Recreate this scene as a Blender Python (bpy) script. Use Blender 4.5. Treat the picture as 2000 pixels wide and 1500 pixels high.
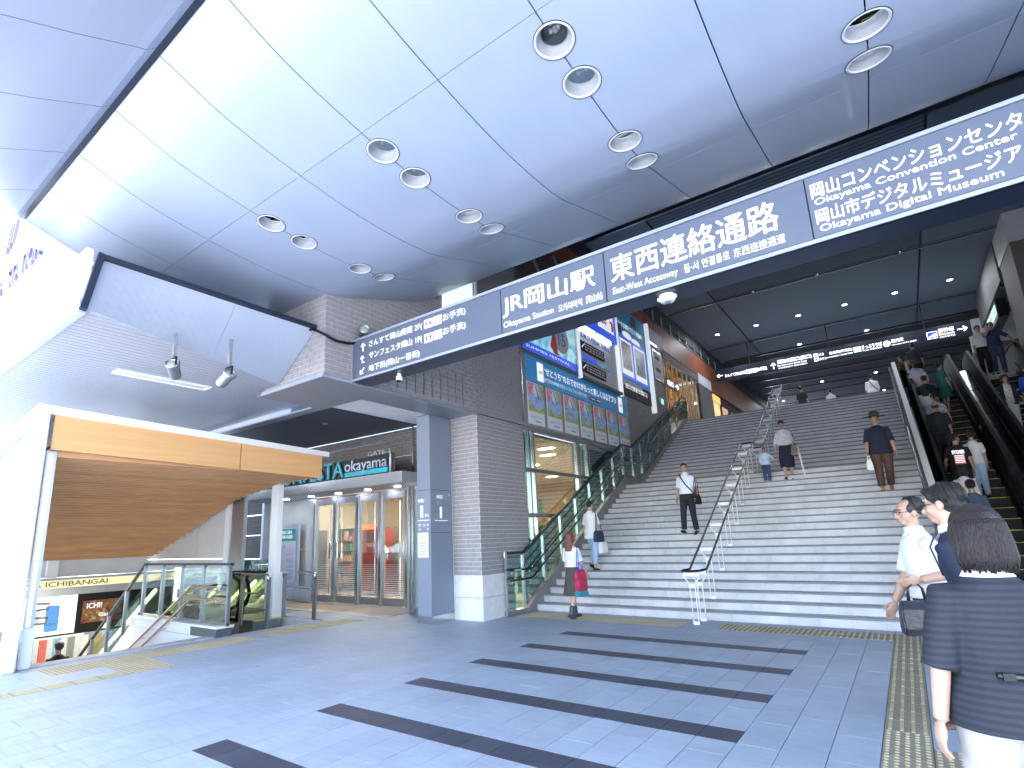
import bpy, bmesh, math, random
from mathutils import Vector, Matrix, Euler
random.seed(7)
R = math.radians
PI = math.pi
for o in list(bpy.data.objects): bpy.data.objects.remove(o)
SC = bpy.context.scene
COL = SC.collection

# ------------------------------------------------------------------ camera
cd = bpy.data.cameras.new('camera')
cam = bpy.data.objects.new('camera', cd); COL.objects.link(cam)
cd.sensor_width = 36.0; cd.lens = 19.2338
cd.shift_x = 0.03101; cd.shift_y = 0.03176
cd.clip_start = 0.05; cd.clip_end = 900
_y, _p, _r = R(-37.05735), R(12.55125), R(-2.02798)
fw = Vector((math.sin(_y)*math.cos(_p), math.cos(_y)*math.cos(_p), math.sin(_p)))
rt = Vector((math.cos(_y), -math.sin(_y), 0)); up = rt.cross(fw)
r2 = rt*math.cos(_r) + up*math.sin(_r); u2 = -rt*math.sin(_r) + up*math.cos(_r)
cam.matrix_world = Matrix(((r2.x, u2.x, -fw.x, 0), (r2.y, u2.y, -fw.y, 0), (r2.z, u2.z, -fw.z, 1.6), (0, 0, 0, 1)))
SC.camera = cam

# ------------------------------------------------------------------ light
SUN_EL, SUN_AZ = 56.0, 170.0            # azimuth clockwise from +Y: the sun stands behind the camera
w = bpy.data.worlds.new('World'); SC.world = w; w.use_nodes = True
nt = w.node_tree
bg = nt.nodes['Background']
sk = nt.nodes.new('ShaderNodeTexSky'); sk.sky_type = 'NISHITA'; sk.sun_disc = False
sk.sun_elevation = R(SUN_EL); sk.sun_rotation = R(SUN_AZ); sk.air_density = 1.0; sk.dust_density = 1.5; sk.ozone_density = 1.0
nt.links.new(sk.outputs[0], bg.inputs[0]); bg.inputs[1].default_value = 0.15
sl = bpy.data.lights.new('sun', 'SUN'); sl.energy = 5.0; sl.angle = R(0.5); sl.color = (1.0, 0.97, 0.93)
so = bpy.data.objects.new('sun', sl); COL.objects.link(so)
sd = Vector((math.sin(R(SUN_AZ))*math.cos(R(SUN_EL)), math.cos(R(SUN_AZ))*math.cos(R(SUN_EL)), math.sin(R(SUN_EL))))
so.rotation_euler = sd.to_track_quat('Z', 'Y').to_euler(); so.location = (0, -10, 30)
SC.view_settings.view_transform = 'Standard'; SC.view_settings.look = 'None'
SC.view_settings.gamma = 1.0; SC.view_settings.use_curve_mapping = False
SC.view_settings.exposure = 3.35
SC.render.engine = 'CYCLES'
SC.cycles.use_denoising = True
SC.cycles.max_bounces = 10; SC.cycles.diffuse_bounces = 5; SC.cycles.glossy_bounces = 4
SC.cycles.transparent_max_bounces = 16; SC.cycles.transmission_bounces = 6
SC.cycles.sample_clamp_indirect = 6.0; SC.cycles.caustics_reflective = False; SC.cycles.caustics_refractive = False

# ------------------------------------------------------------------ materials
MATS = {}
def mat(name, col, rough=0.5, metal=0.0, var=0.08, vs=3.0, bump=0.0, bs=40.0, coat=0.0, emit=None, es=1.0, spec=0.5, streak=None, grime=0.0):
    m = bpy.data.materials.new(name); m.use_nodes = True
    n = m.node_tree.nodes; l = m.node_tree.links; b = n['Principled BSDF']
    b.inputs['Roughness'].default_value = rough; b.inputs['Metallic'].default_value = metal
    b.inputs['Specular IOR Level'].default_value = spec
    b.inputs['Coat Weight'].default_value = coat
    tc = n.new('ShaderNodeNewGeometry')
    src = tc.outputs['Position']
    if streak:
        mp = n.new('ShaderNodeMapping'); mp.inputs['Scale'].default_value = streak; l.new(src, mp.inputs[0]); src = mp.outputs[0]
    if var > 0:
        nz = n.new('ShaderNodeTexNoise'); nz.inputs['Scale'].default_value = vs; nz.inputs['Detail'].default_value = 6
        l.new(src, nz.inputs['Vector'])
        cr = n.new('ShaderNodeMapRange'); cr.inputs[1].default_value = 0.3; cr.inputs[2].default_value = 0.7
        cr.inputs[3].default_value = 1-var; cr.inputs[4].default_value = 1+var
        l.new(nz.outputs[0], cr.inputs[0])
        oi = n.new('ShaderNodeObjectInfo'); mr = n.new('ShaderNodeMapRange'); mr.inputs[3].default_value = 1-var*0.6; mr.inputs[4].default_value = 1+var*0.6
        l.new(oi.outputs['Random'], mr.inputs[0])
        mm = n.new('ShaderNodeMath'); mm.operation = 'MULTIPLY'; l.new(cr.outputs[0], mm.inputs[0]); l.new(mr.outputs[0], mm.inputs[1])
        if grime > 0:
            g1 = n.new('ShaderNodeTexNoise'); g1.inputs['Scale'].default_value = 0.9; g1.inputs['Detail'].default_value = 9; g1.inputs['Roughness'].default_value = 0.7
            l.new(tc.outputs['Position'], g1.inputs['Vector'])
            gr1 = n.new('ShaderNodeMapRange'); gr1.inputs[1].default_value = 0.35; gr1.inputs[2].default_value = 0.65; gr1.inputs[3].default_value = 1-grime; gr1.inputs[4].default_value = 1+grime*0.5
            l.new(g1.outputs[0], gr1.inputs[0])
            g2 = n.new('ShaderNodeTexVoronoi'); g2.inputs['Scale'].default_value = 2.3; g2.inputs['Randomness'].default_value = 1.0; l.new(tc.outputs['Position'], g2.inputs['Vector'])
            gr2 = n.new('ShaderNodeMapRange'); gr2.inputs[1].default_value = 0.02; gr2.inputs[2].default_value = 0.05; gr2.inputs[3].default_value = 1-grime*1.6; gr2.inputs[4].default_value = 1
            l.new(g2.outputs['Distance'], gr2.inputs[0])
            m2 = n.new('ShaderNodeMath'); m2.operation = 'MULTIPLY'; l.new(gr1.outputs[0], m2.inputs[0]); l.new(gr2.outputs[0], m2.inputs[1])
            m3 = n.new('ShaderNodeMath'); m3.operation = 'MULTIPLY'; l.new(mm.outputs[0], m3.inputs[0]); l.new(m2.outputs[0], m3.inputs[1]); mm = m3
        mx = n.new('ShaderNodeVectorMath'); mx.operation = 'SCALE'; mx.inputs[0].default_value = col[:3]
        l.new(mm.outputs[0], mx.inputs['Scale']); l.new(mx.outputs[0], b.inputs['Base Color'])
        rr = n.new('ShaderNodeMapRange'); rr.inputs[3].default_value = max(0.02, rough*0.85); rr.inputs[4].default_value = min(1, rough*1.15)
        l.new(nz.outputs[0], rr.inputs[0]); l.new(rr.outputs[0], b.inputs['Roughness'])
    else:
        b.inputs['Base Color'].default_value = (*col[:3], 1)
    if bump > 0:
        nb = n.new('ShaderNodeTexNoise'); nb.inputs['Scale'].default_value = bs; nb.inputs['Detail'].default_value = 4
        l.new(src, nb.inputs['Vector'])
        bp = n.new('ShaderNodeBump'); bp.inputs['Strength'].default_value = bump; bp.inputs['Distance'].default_value = 0.02
        l.new(nb.outputs[0], bp.inputs['Height']); l.new(bp.outputs[0], b.inputs['Normal'])
    if emit:
        b.inputs['Emission Color'].default_value = (*emit, 1); b.inputs['Emission Strength'].default_value = es
    MATS[name] = m
    return m
def glass(name, tint=(0.85, 0.93, 0.92), refl=0.06, rough=0.02):
    m = bpy.data.materials.new(name); m.use_nodes = True
    n = m.node_tree.nodes; l = m.node_tree.links; n.remove(n['Principled BSDF'])
    t = n.new('ShaderNodeBsdfTransparent'); t.inputs[0].default_value = (*tint, 1)
    g = n.new('ShaderNodeBsdfGlossy'); g.inputs['Roughness'].default_value = rough; g.inputs[0].default_value = (0.9, 0.95, 0.95, 1)
    lw = n.new('ShaderNodeLayerWeight'); lw.inputs[0].default_value = 0.35
    mr = n.new('ShaderNodeMapRange'); mr.inputs[3].default_value = refl; mr.inputs[4].default_value = 0.75
    l.new(lw.outputs['Fresnel'], mr.inputs[0])
    mx = n.new('ShaderNodeMixShader'); l.new(mr.outputs[0], mx.inputs[0]); l.new(t.outputs[0], mx.inputs[1]); l.new(g.outputs[0], mx.inputs[2])
    l.new(mx.outputs[0], n['Material Output'].inputs[0])
    return m
def lamp(name, col, s):
    m = bpy.data.materials.new(name); m.use_nodes = True
    b = m.node_tree.nodes['Principled BSDF']; b.inputs['Base Color'].default_value = (0.8, 0.8, 0.8, 1)
    b.inputs['Emission Color'].default_value = (*col, 1); b.inputs['Emission Strength'].default_value = s
    return m
def brick_mat(name, c1, c2, mortar, bw=0.24, bh=0.09, rough=0.6, axis='YZ', bump=0.6):
    m = bpy.data.materials.new(name); m.use_nodes = True
    n = m.node_tree.nodes; l = m.node_tree.links; b = n['Principled BSDF']
    tc = n.new('ShaderNodeTexCoord'); sp = n.new('ShaderNodeSeparateXYZ'); cb = n.new('ShaderNodeCombineXYZ')
    l.new(tc.outputs['Object'], sp.inputs[0])
    l.new(sp.outputs['Y' if axis == 'YZ' else 'X'], cb.inputs[0]); l.new(sp.outputs['Z'], cb.inputs[1])
    br = n.new('ShaderNodeTexBrick'); br.offset = 0.5; br.inputs['Scale'].default_value = 1.0
    br.inputs['Brick Width'].default_value = bw; br.inputs['Row Height'].default_value = bh
    br.inputs['Mortar Size'].default_value = 0.005; br.inputs['Bias'].default_value = -0.2
    br.inputs['Color1'].default_value = (*c1, 1); br.inputs['Color2'].default_value = (*c2, 1); br.inputs['Mortar'].default_value = (*mortar, 1)
    l.new(cb.outputs[0], br.inputs['Vector']); l.new(br.outputs[0], b.inputs['Base Color'])
    bp = n.new('ShaderNodeBump'); bp.inputs['Strength'].default_value = bump; bp.inputs['Distance'].default_value = 0.004; bp.invert = True
    l.new(br.outputs['Fac'], bp.inputs['Height']); l.new(bp.outputs[0], b.inputs['Normal'])
    b.inputs['Roughness'].default_value = rough
    return m
def stripes(name, c1, c2, period, duty=0.5, axis='Z', rough=0.8):
    m = bpy.data.materials.new(name); m.use_nodes = True
    n = m.node_tree.nodes; l = m.node_tree.links; b = n['Principled BSDF']; b.inputs['Roughness'].default_value = rough
    tc = n.new('ShaderNodeTexCoord'); sp = n.new('ShaderNodeSeparateXYZ'); l.new(tc.outputs['Object'], sp.inputs[0])
    a = n.new('ShaderNodeMath'); a.operation = 'DIVIDE'; a.inputs[1].default_value = period; l.new(sp.outputs[axis], a.inputs[0])
    f = n.new('ShaderNodeMath'); f.operation = 'FRACT'; l.new(a.outputs[0], f.inputs[0])
    g = n.new('ShaderNodeMath'); g.operation = 'GREATER_THAN'; g.inputs[1].default_value = duty; l.new(f.outputs[0], g.inputs[0])
    mx = n.new('ShaderNodeMix'); mx.data_type = 'RGBA'; mx.inputs[6].default_value = (*c1, 1); mx.inputs[7].default_value = (*c2, 1)
    l.new(g.outputs[0], mx.inputs[0]); l.new(mx.outputs[2], b.inputs['Base Color'])
    nb = n.new('ShaderNodeTexNoise'); nb.inputs['Scale'].default_value = 9; bp = n.new('ShaderNodeBump'); bp.inputs['Strength'].default_value = 0.5; bp.inputs['Distance'].default_value = 0.03
    l.new(tc.outputs['Object'], nb.inputs[0]); l.new(nb.outputs[0], bp.inputs['Height']); l.new(bp.outputs[0], b.inputs['Normal'])
    return m
def print_mat(name, ramp, scale=4.0, dist=1.5, emit=0.0, stretch=(1, 1, 1)):
    """flat printed picture: soft generic patches of colour"""
    m = bpy.data.materials.new(name); m.use_nodes = True
    n = m.node_tree.nodes; l = m.node_tree.links; b = n['Principled BSDF']; b.inputs['Roughness'].default_value = 0.35
    tc = n.new('ShaderNodeTexCoord'); mp = n.new('ShaderNodeMapping'); mp.inputs['Scale'].default_value = stretch
    nz = n.new('ShaderNodeTexNoise'); nz.inputs['Scale'].default_value = scale; nz.inputs['Detail'].default_value = 5; nz.inputs['Distortion'].default_value = dist
    cr = n.new('ShaderNodeValToRGB'); cr.color_ramp.interpolation = 'B_SPLINE'
    while len(cr.color_ramp.elements) > 1: cr.color_ramp.elements.remove(cr.color_ramp.elements[0])
    for i, c in enumerate(ramp):
        p = 0.28 + 0.44*i/(len(ramp)-1)
        e = cr.color_ramp.elements[0] if i == 0 else cr.color_ramp.elements.new(p)
        e.position = p; e.color = (*c, 1)
    l.new(tc.outputs['Object'], mp.inputs[0]); l.new(mp.outputs[0], nz.inputs['Vector']); l.new(nz.outputs[0], cr.inputs[0]); l.new(cr.outputs[0], b.inputs['Base Color'])
    if emit: l.new(cr.outputs[0], b.inputs['Emission Color']); b.inputs['Emission Strength'].default_value = emit
    return m

# ------------------------------------------------------------------ mesh builder
class MB:
    def __init__(s): s.v = []; s.f = []; s.xf = None
    def add(s, vs, fs):
        k = len(s.v)
        if s.xf: vs = [s.xf(Vector(p)) for p in vs]
        s.v += [tuple(p) for p in vs]; s.f += [tuple(i+k for i in f) for f in fs]
        return s
    def box(s, x0, x1, y0, y1, z0, z1):
        if x0 > x1: x0, x1 = x1, x0
        if y0 > y1: y0, y1 = y1, y0
        if z0 > z1: z0, z1 = z1, z0
        return s.add([(x0, y0, z0), (x1, y0, z0), (x1, y1, z0), (x0, y1, z0), (x0, y0, z1), (x1, y0, z1), (x1, y1, z1), (x0, y1, z1)],
              [(0, 3, 2, 1), (4, 5, 6, 7), (0, 1, 5, 4), (1, 2, 6, 5), (2, 3, 7, 6), (3, 0, 4, 7)])
    def prism(s, poly, axis, a, b):
        """poly in the two other axes (cyclic order x,y,z), extruded along axis from a to b"""
        def P(p, t):
            return {'x': (t, p[0], p[1]), 'y': (p[0], t, p[1]), 'z': (p[0], p[1], t)}[axis]
        n = len(poly)
        return s.add([P(p, a) for p in poly]+[P(p, b) for p in poly],
              [tuple(range(n)), tuple(range(2*n-1, n-1, -1))]+[(i, (i+1) % n, n+(i+1) % n, n+i) for i in range(n)])
    def quad(s, a, b, c, d): return s.add([a, b, c, d], [(0, 1, 2, 3)])
    def bar(s, p0, p1, wd, ht, upv=(0, 0, 1)):
        p0, p1 = Vector(p0), Vector(p1); d = (p1-p0).normalized(); u = Vector(upv)
        sdv = d.cross(u)
        if sdv.length < 1e-4: sdv = d.cross(Vector((1, 0, 0)))
        sdv.normalize(); u = sdv.cross(d).normalized()
        vs = [p+sdv*a*wd/2+u*b*ht/2 for p in (p0, p1) for a, b in ((-1, -1), (1, -1), (1, 1), (-1, 1))]
        return s.add(vs, [(0, 3, 2, 1), (4, 5, 6, 7), (0, 1, 5, 4), (1, 2, 6, 5), (2, 3, 7, 6), (3, 0, 4, 7)])
    def tube(s, pts, r, n=8, cap=True, rad=None):
        pts = [Vector(p) for p in pts]; m = len(pts); vs = []; prev = None
        for i, p in enumerate(pts):
            d = (pts[min(i+1, m-1)]-pts[max(i-1, 0)]).normalized()
            if prev is None:
                a = Vector((0, 0, 1)) if abs(d.z) < 0.9 else Vector((1, 0, 0))
                u = d.cross(a).normalized()
            else:
                u = (prev-d*prev.dot(d)).normalized()
            prev = u; v = d.cross(u); rr = rad[i] if rad else r
            vs += [p+(u*math.cos(2*PI*k/n)+v*math.sin(2*PI*k/n))*rr for k in range(n)]
        fs = [(i*n+k, i*n+(k+1) % n, (i+1)*n+(k+1) % n, (i+1)*n+k) for i in range(m-1) for k in range(n)]
        if cap: fs += [tuple(range(n-1, -1, -1)), tuple((m-1)*n+k for k in range(n))]
        return s.add(vs, fs)
    def cone(s, p0, p1, r0, r1, n=12): return s.tube([p0, p1], r0, n, True, [r0, r1])
    def lathe(s, prof, c=(0, 0, 0), n=24, ax=None):
        """prof: list of (r, h) along axis ax from c"""
        ax = Vector(ax or (0, 0, 1)).normalized(); a = Vector((1, 0, 0)) if abs(ax.x) < 0.9 else Vector((0, 1, 0))
        u = ax.cross(a).normalized(); v = ax.cross(u); c = Vector(c); vs = []
        for r, h in prof: vs += [c+ax*h+(u*math.cos(2*PI*k/n)+v*math.sin(2*PI*k/n))*r for k in range(n)]
        m = len(prof)
        return s.add(vs, [(i*n+k, i*n+(k+1) % n, (i+1)*n+(k+1) % n, (i+1)*n+k) for i in range(m-1) for k in range(n)])
    def ell(s, c, r, rot=None, n=14, m=9):
        c = Vector(c); vs = []; M3 = rot or Matrix.Identity(3)
        for i in range(m+1):
            t = PI*i/m
            for k in range(n):
                q = 2*PI*k/n
                vs.append(c+M3 @ Vector((r[0]*math.sin(t)*math.cos(q), r[1]*math.sin(t)*math.sin(q), r[2]*math.cos(t))))
        return s.add(vs, [(i*n+k, (i+1)*n+k, (i+1)*n+(k+1) % n, i*n+(k+1) % n) for i in range(m) for k in range(n)])
    def loft(s, rings, n=20, pleat=None):
        """rings: (cx, cy, z, rx, ry)"""
        vs = []
        for j, (cx, cy, z, rx, ry) in enumerate(rings):
            for k in range(n):
                q = 2*PI*k/n; g = 1 + (pleat*(j/(len(rings)-1))*math.cos(q*pleat_n) if pleat else 0)
                vs.append((cx+rx*g*math.cos(q), cy+ry*g*math.sin(q), z))
        m = len(rings)
        return s.add(vs, [(i*n+k, i*n+(k+1) % n, (i+1)*n+(k+1) % n, (i+1)*n+k) for i in range(m-1) for k in range(n)]
                     + [tuple(range(n-1, -1, -1)), tuple((m-1)*n+k for k in range(n))])
    def mesh(s, name, m, smooth=False):
        me = bpy.data.meshes.new(name); me.from_pydata(s.v, [], s.f); me.update()
        me.materials.append(m)
        bm = bmesh.new(); bm.from_mesh(me); bmesh.ops.recalc_face_normals(bm, faces=bm.faces); bm.to_mesh(me); bm.free()
        if smooth:
            for p in me.polygons: p.use_smooth = True
        return me
    def build(s, name, m, parent=None, smooth=False, bevel=0.0, org=None):
        if org is not None:
            ov = Vector(org); s.v = [tuple(Vector(p)-ov) for p in s.v]
        me = s.mesh(name, m, smooth)
        if bevel > 0:
            bm = bmesh.new(); bm.from_mesh(me)
            bmesh.ops.bevel(bm, geom=[e for e in bm.edges if len(e.link_faces) == 2 and e.calc_face_angle(0) > 0.6], offset=bevel, segments=2, affect='EDGES', clamp_overlap=True)
            bm.to_mesh(me); bm.free()
        o = bpy.data.objects.new(name, me); COL.objects.link(o)
        if org is not None: o.location = org
        if parent: put(o, parent)
        return o
pleat_n = 10
def wmat(o):
    return o.matrix_basis.copy() if o.parent is None else wmat(o.parent) @ o.matrix_parent_inverse @ o.matrix_basis
def put(o, parent):
    """parent a child built in world coordinates"""
    o.parent = parent; o.matrix_parent_inverse = wmat(parent).inverted()
def thing(name, label, cat, loc=(0, 0, 0), group=None):
    o = bpy.data.objects.new(name, None); COL.objects.link(o); o.location = loc; o.empty_display_size = 0.2
    o['label'] = label; o['category'] = cat
    if group: o['group'] = group
    return o
def tag(o, label, cat, group=None):
    o['label'] = label; o['category'] = cat
    if group: o['group'] = group
    return o
def struct(o, kind='structure'): o['kind'] = kind; return o
def inst(me, name, loc, parent=None, rz=0.0):
    o = bpy.data.objects.new(name, me); COL.objects.link(o); o.location = loc; o.rotation_euler = (0, 0, rz)
    if parent: put(o, parent)
    return o
def clone(root, loc, rz=None, label=None, group=None):
    r = root.copy(); COL.objects.link(r); r.location = loc
    if rz is not None: r.rotation_euler.z = rz
    if label: r['label'] = label
    if group: r['group'] = group
    for ch in list(root.children):
        c = ch.copy(); COL.objects.link(c); c.parent = r
        for g in ch.children:
            e = g.copy(); COL.objects.link(e); e.parent = c
    return r
def local_empty(name, label, cat, loc, group=None, rz=0.0):
    """thing whose children are built in its own coordinates"""
    o = thing(name, label, cat, loc, group); o.rotation_euler.z = rz; return o
def lput(o, parent): o.parent = parent; return o

def text(name, body, p0, u, v, W, H, m, parent=None, bold=0.012, depth=0.0, align='L', keep=False):
    """lettering fitted to a W x H box whose lower left corner is p0"""
    c = bpy.data.curves.new('t', 'FONT'); c.body = body; c.resolution_u = 3
    o = bpy.data.objects.new('t', c); COL.objects.link(o)
    bpy.context.view_layer.update()
    me = bpy.data.meshes.new_from_object(o.evaluated_get(bpy.context.evaluated_depsgraph_get()))
    bpy.data.objects.remove(o); bpy.data.curves.remove(c)
    xs = [q.co.x for q in me.vertices]; ys = [q.co.y for q in me.vertices]
    if bold >= 0.01 and depth == 0:          # thicker strokes: shifted copies of the glyphs, a hair in front of one another
        bm = bmesh.new()
        for k, (ox, oy) in enumerate(((0, 0), (bold, 0), (-bold, 0), (0, bold*0.8), (0, -bold*0.8))):
            b0 = bmesh.new(); b0.from_mesh(me)
            for q in b0.verts: q.co.x += ox*0.8; q.co.y += oy*0.8; q.co.z = k
            tmp = bpy.data.meshes.new('tmp'); b0.to_mesh(tmp); b0.free(); bm.from_mesh(tmp); bpy.data.meshes.remove(tmp)
        bm.to_mesh(me); bm.free()
    elif depth > 0 and bold >= 0.02: pass
    x0, x1, y0, y1 = min(xs), max(xs), min(ys), max(ys)
    sx = W/(x1-x0); sy = H/(y1-y0)
    if keep: sx = sy = min(sx, sy)
    u, v = Vector(u).normalized(), Vector(v).normalized(); p0 = Vector(p0); nrm = u.cross(v)
    for q in me.vertices:
        a = (q.co.x-x0)*sx; b = (q.co.y-y0)*sy; q.co = p0+u*a+v*b+nrm*(q.co.z*0.0004)
    if depth > 0:
        bm = bmesh.new(); bm.from_mesh(me)
        ret = bmesh.ops.extrude_face_region(bm, geom=list(bm.faces))
        bmesh.ops.translate(bm, verts=[g for g in ret['geom'] if isinstance(g, bmesh.types.BMVert)], vec=nrm*depth)
        bmesh.ops.recalc_face_normals(bm, faces=bm.faces); bm.to_mesh(me); bm.free()
    me.materials.clear(); me.materials.append(m); me.name = name
    ob = bpy.data.objects.new(name, me); COL.objects.link(ob)
    if parent: put(ob, parent)
    return ob
UX, UY, UZ = (1, 0, 0), (0, 1, 0), (0, 0, 1)

# palette
M_tile = mat('floor tile', (0.35, 0.41, 0.50), 0.50, var=0.08, vs=5, bump=0.12, bs=60, streak=(0.6, 6, 1), grime=0.12)
M_tiled = mat('dark floor tile', (0.05, 0.058, 0.085), 0.5, var=0.15, vs=5, bump=0.1, bs=60, grime=0.15)
M_slab = mat('slab grout', (0.16, 0.18, 0.22), 0.8)
M_plaza = mat('plaza paving', (0.36, 0.36, 0.36), 0.8, var=0.1, vs=0.4)
M_tact = mat('tactile tile', (0.30, 0.27, 0.20), 0.7, var=0.12, vs=8)
M_tactb = mat('tactile relief', (0.52, 0.45, 0.27), 0.6, var=0.1, vs=20)
M_riser = mat('riser stone', (0.49, 0.51, 0.56), 0.55, var=0.09, vs=4, bump=0.1, bs=90, grime=0.14)
M_tread = mat('tread stone', (0.42, 0.44, 0.48), 0.5, var=0.1, vs=4, grime=0.15)
M_nose = mat('nosing strip', (0.17, 0.185, 0.225), 0.6, var=0.1)
M_alu = mat('canopy aluminium', (0.30, 0.36, 0.475), 0.36, metal=0.1, var=0.03, vs=0.7, coat=0.12, grime=0.03, bump=0.25, bs=1.1)
M_aluf = mat('front canopy aluminium', (0.265, 0.31, 0.40), 0.42, metal=0.1, var=0.03, vs=0.6)
M_gap = mat('joint', (0.02, 0.025, 0.045), 0.8, var=0)
M_dark = mat('dark steel', (0.018, 0.026, 0.05), 0.4, metal=0.3, var=0.05)
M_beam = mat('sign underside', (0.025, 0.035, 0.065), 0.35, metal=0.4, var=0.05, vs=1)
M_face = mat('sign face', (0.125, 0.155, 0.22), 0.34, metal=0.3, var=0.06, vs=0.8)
M_rim = mat('sign rim', (0.42, 0.47, 0.58), 0.35, metal=0.6, var=0.03)
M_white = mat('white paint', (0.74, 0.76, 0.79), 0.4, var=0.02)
M_letw = mat('white lettering', (0.86, 0.87, 0.88), 0.5, var=0, emit=(0.9, 0.93, 1.0), es=0.06)
M_lit = lamp('lit lettering', (0.9, 0.95, 1.0), 0.30)
M_steel = mat('stainless steel', (0.56, 0.58, 0.60), 0.22, metal=1.0, var=0.03, vs=2, streak=(1, 1, 8))
M_steeld = mat('brushed steel', (0.34, 0.36, 0.40), 0.35, metal=0.9, var=0.05, vs=2)
M_pillar = mat('pillar panel', (0.175, 0.21, 0.275), 0.45, var=0.04, vs=1)
M_stone = mat('white stone', (0.62, 0.63, 0.66), 0.5, var=0.10, vs=6, bump=0.05)
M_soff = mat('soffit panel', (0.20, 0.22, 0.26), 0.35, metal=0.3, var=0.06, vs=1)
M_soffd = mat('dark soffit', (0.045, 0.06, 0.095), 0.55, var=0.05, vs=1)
M_slatw = mat('slatted ceiling', (0.31, 0.35, 0.44), 0.34, metal=0.3, var=0.02, vs=2, streak=(10, 0.6, 1))
M_bevel = mat('bevel panel', (0.35, 0.40, 0.50), 0.5, var=0.02)
M_fascia = mat('fascia white', (0.82, 0.84, 0.86), 0.45, var=0.02)
M_wood = mat('orange wood panel', (0.66, 0.38, 0.17), 0.5, var=0.08, vs=2, streak=(1, 0.3, 6))
M_slat = mat('wood slat', (0.60, 0.33, 0.165), 0.55, var=0.14, vs=3, streak=(2, 0.5, 2))
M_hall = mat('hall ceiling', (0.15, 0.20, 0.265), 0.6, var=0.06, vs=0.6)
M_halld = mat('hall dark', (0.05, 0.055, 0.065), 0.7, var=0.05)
M_brown = mat('rust red fascia', (0.24, 0.065, 0.025), 0.5, var=0.1, vs=1)
M_greyw = mat('grey wall', (0.12, 0.12, 0.125), 0.7, var=0.08, vs=2)
M_pale = mat('pale wall', (0.55, 0.55, 0.58), 0.6, var=0.04)
M_black = mat('black rubber', (0.004, 0.005, 0.006), 0.6, var=0.05, spec=0.25)
M_blackm = mat('black metal', (0.008, 0.010, 0.014), 0.3, metal=0.4, var=0.05)
M_escd = mat('escalator dark panel', (0.010, 0.012, 0.012), 0.55, metal=0.0, var=0.05, spec=0.25)
M_yel = mat('yellow step edge', (0.72, 0.66, 0.08), 0.5, var=0.05)
M_warm = mat('warm interior wall', (0.60, 0.42, 0.24), 0.6, var=0.1, vs=1)
M_green = mat('green poster', (0.16, 0.62, 0.10), 0.5, var=0.04)
M_cyan = mat('cyan letter', (0.04, 0.50, 0.66), 0.3, var=0.02)
M_teal = mat('teal banner', (0.01, 0.36, 0.74), 0.45, var=0.03, vs=1)
M_blue = mat('deep blue board', (0.01, 0.05, 0.42), 0.4, var=0.02, emit=(0.01, 0.06, 0.5), es=0.10)
M_red = mat('red', (0.65, 0.03, 0.04), 0.45, var=0.03)
M_bronze = mat('bronze rail', (0.45, 0.27, 0.14), 0.35, metal=0.6, var=0.06)
M_granite = mat('dark granite', (0.06, 0.075, 0.085), 0.35, var=0.5, vs=70)
M_glass = glass('clear glass', (0.86, 0.93, 0.93))
M_glassg = glass('green glass', (0.66, 0.82, 0.79), 0.08)
M_glassd = glass('door glass', (0.88, 0.90, 0.88), 0.07)
M_lampw = lamp('lamp white', (0.80, 0.85, 1.0), 8.0)
M_lampwarm = lamp('lamp warm', (1.0, 0.78, 0.5), 5.0)
M_trimg = mat('trim grey', (0.30, 0.32, 0.36), 0.4, var=0.03)
M_tube = lamp('tube light', (0.85, 0.93, 1.0), 1.2)
M_rod = mat('pale rod', (0.35, 0.37, 0.40), 0.4, var=0)
# =================================================================== GROUND
g = MB()
# slab with an opening for the underground stairs (x -23..-10.35, y 2.65..7.85)
for x0, x1, y0, y1 in ((-10.35, 30, -1.5, 60), (-60, -23, -1.5, 60), (-23, -10.35, -1.5, 2.65), (-23, -10.35, 7.85, 60)):
    g.box(x0, x1, y0, y1, -0.5, -0.014)
struct(g.build('ground', M_slab))
g = MB(); g.box(-400, 400, -400, -1.5, -0.5, -0.004)
g.box(-400, -60, -1.5, 300, -0.5, -0.004); g.box(30, 400, -1.5, 300, -0.5, -0.004)
struct(g.build('plaza', M_plaza))

floor = thing('pavement', 'x', 'x', (0, 0, 0)); del floor['label']; del floor['category']; floor['kind'] = 'structure'
tile_me = MB().box(0.003, 0.297, 0.003, 0.597, -0.014, 0).mesh('floor_tile', M_tile)
dark_me = MB().box(0.003, 0.297, 0.003, 0.297, -0.014, 0.0).mesh('dark_floor_tile', M_tiled)
strips = [(8.45, -4.91), (7.25, -4.91), (6.0, -4.91), (4.82, -4.91), (3.6, -4.91), (2.4, -4.91)]
occ = set()
def cell(x, y): return (int(round((x+1.31)/0.3)), int(round((y-8.45)/0.3)))
NX0, NX1 = int(round((-10.3+1.31)/0.3)), int(round((2.2+1.31)/0.3))
darkc = {}
for sy in (0, -4, -8, -12, -16, -20):
    for i in range(-12, 0): darkc[(i, sy)] = 1
cells = {}
tact = {}
for i in range(NX0, NX1+1):
    for j in range(-27, 9):
        x = -1.31+0.3*i; y = 8.45+0.3*j
        if y < 0.2 or y > 10.75: continue
        cells[(i, j)] = (x, y)
def tactile_at(x, y, kind):
    i, j = cell(x, y); tact[(i, j)] = kind
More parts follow.
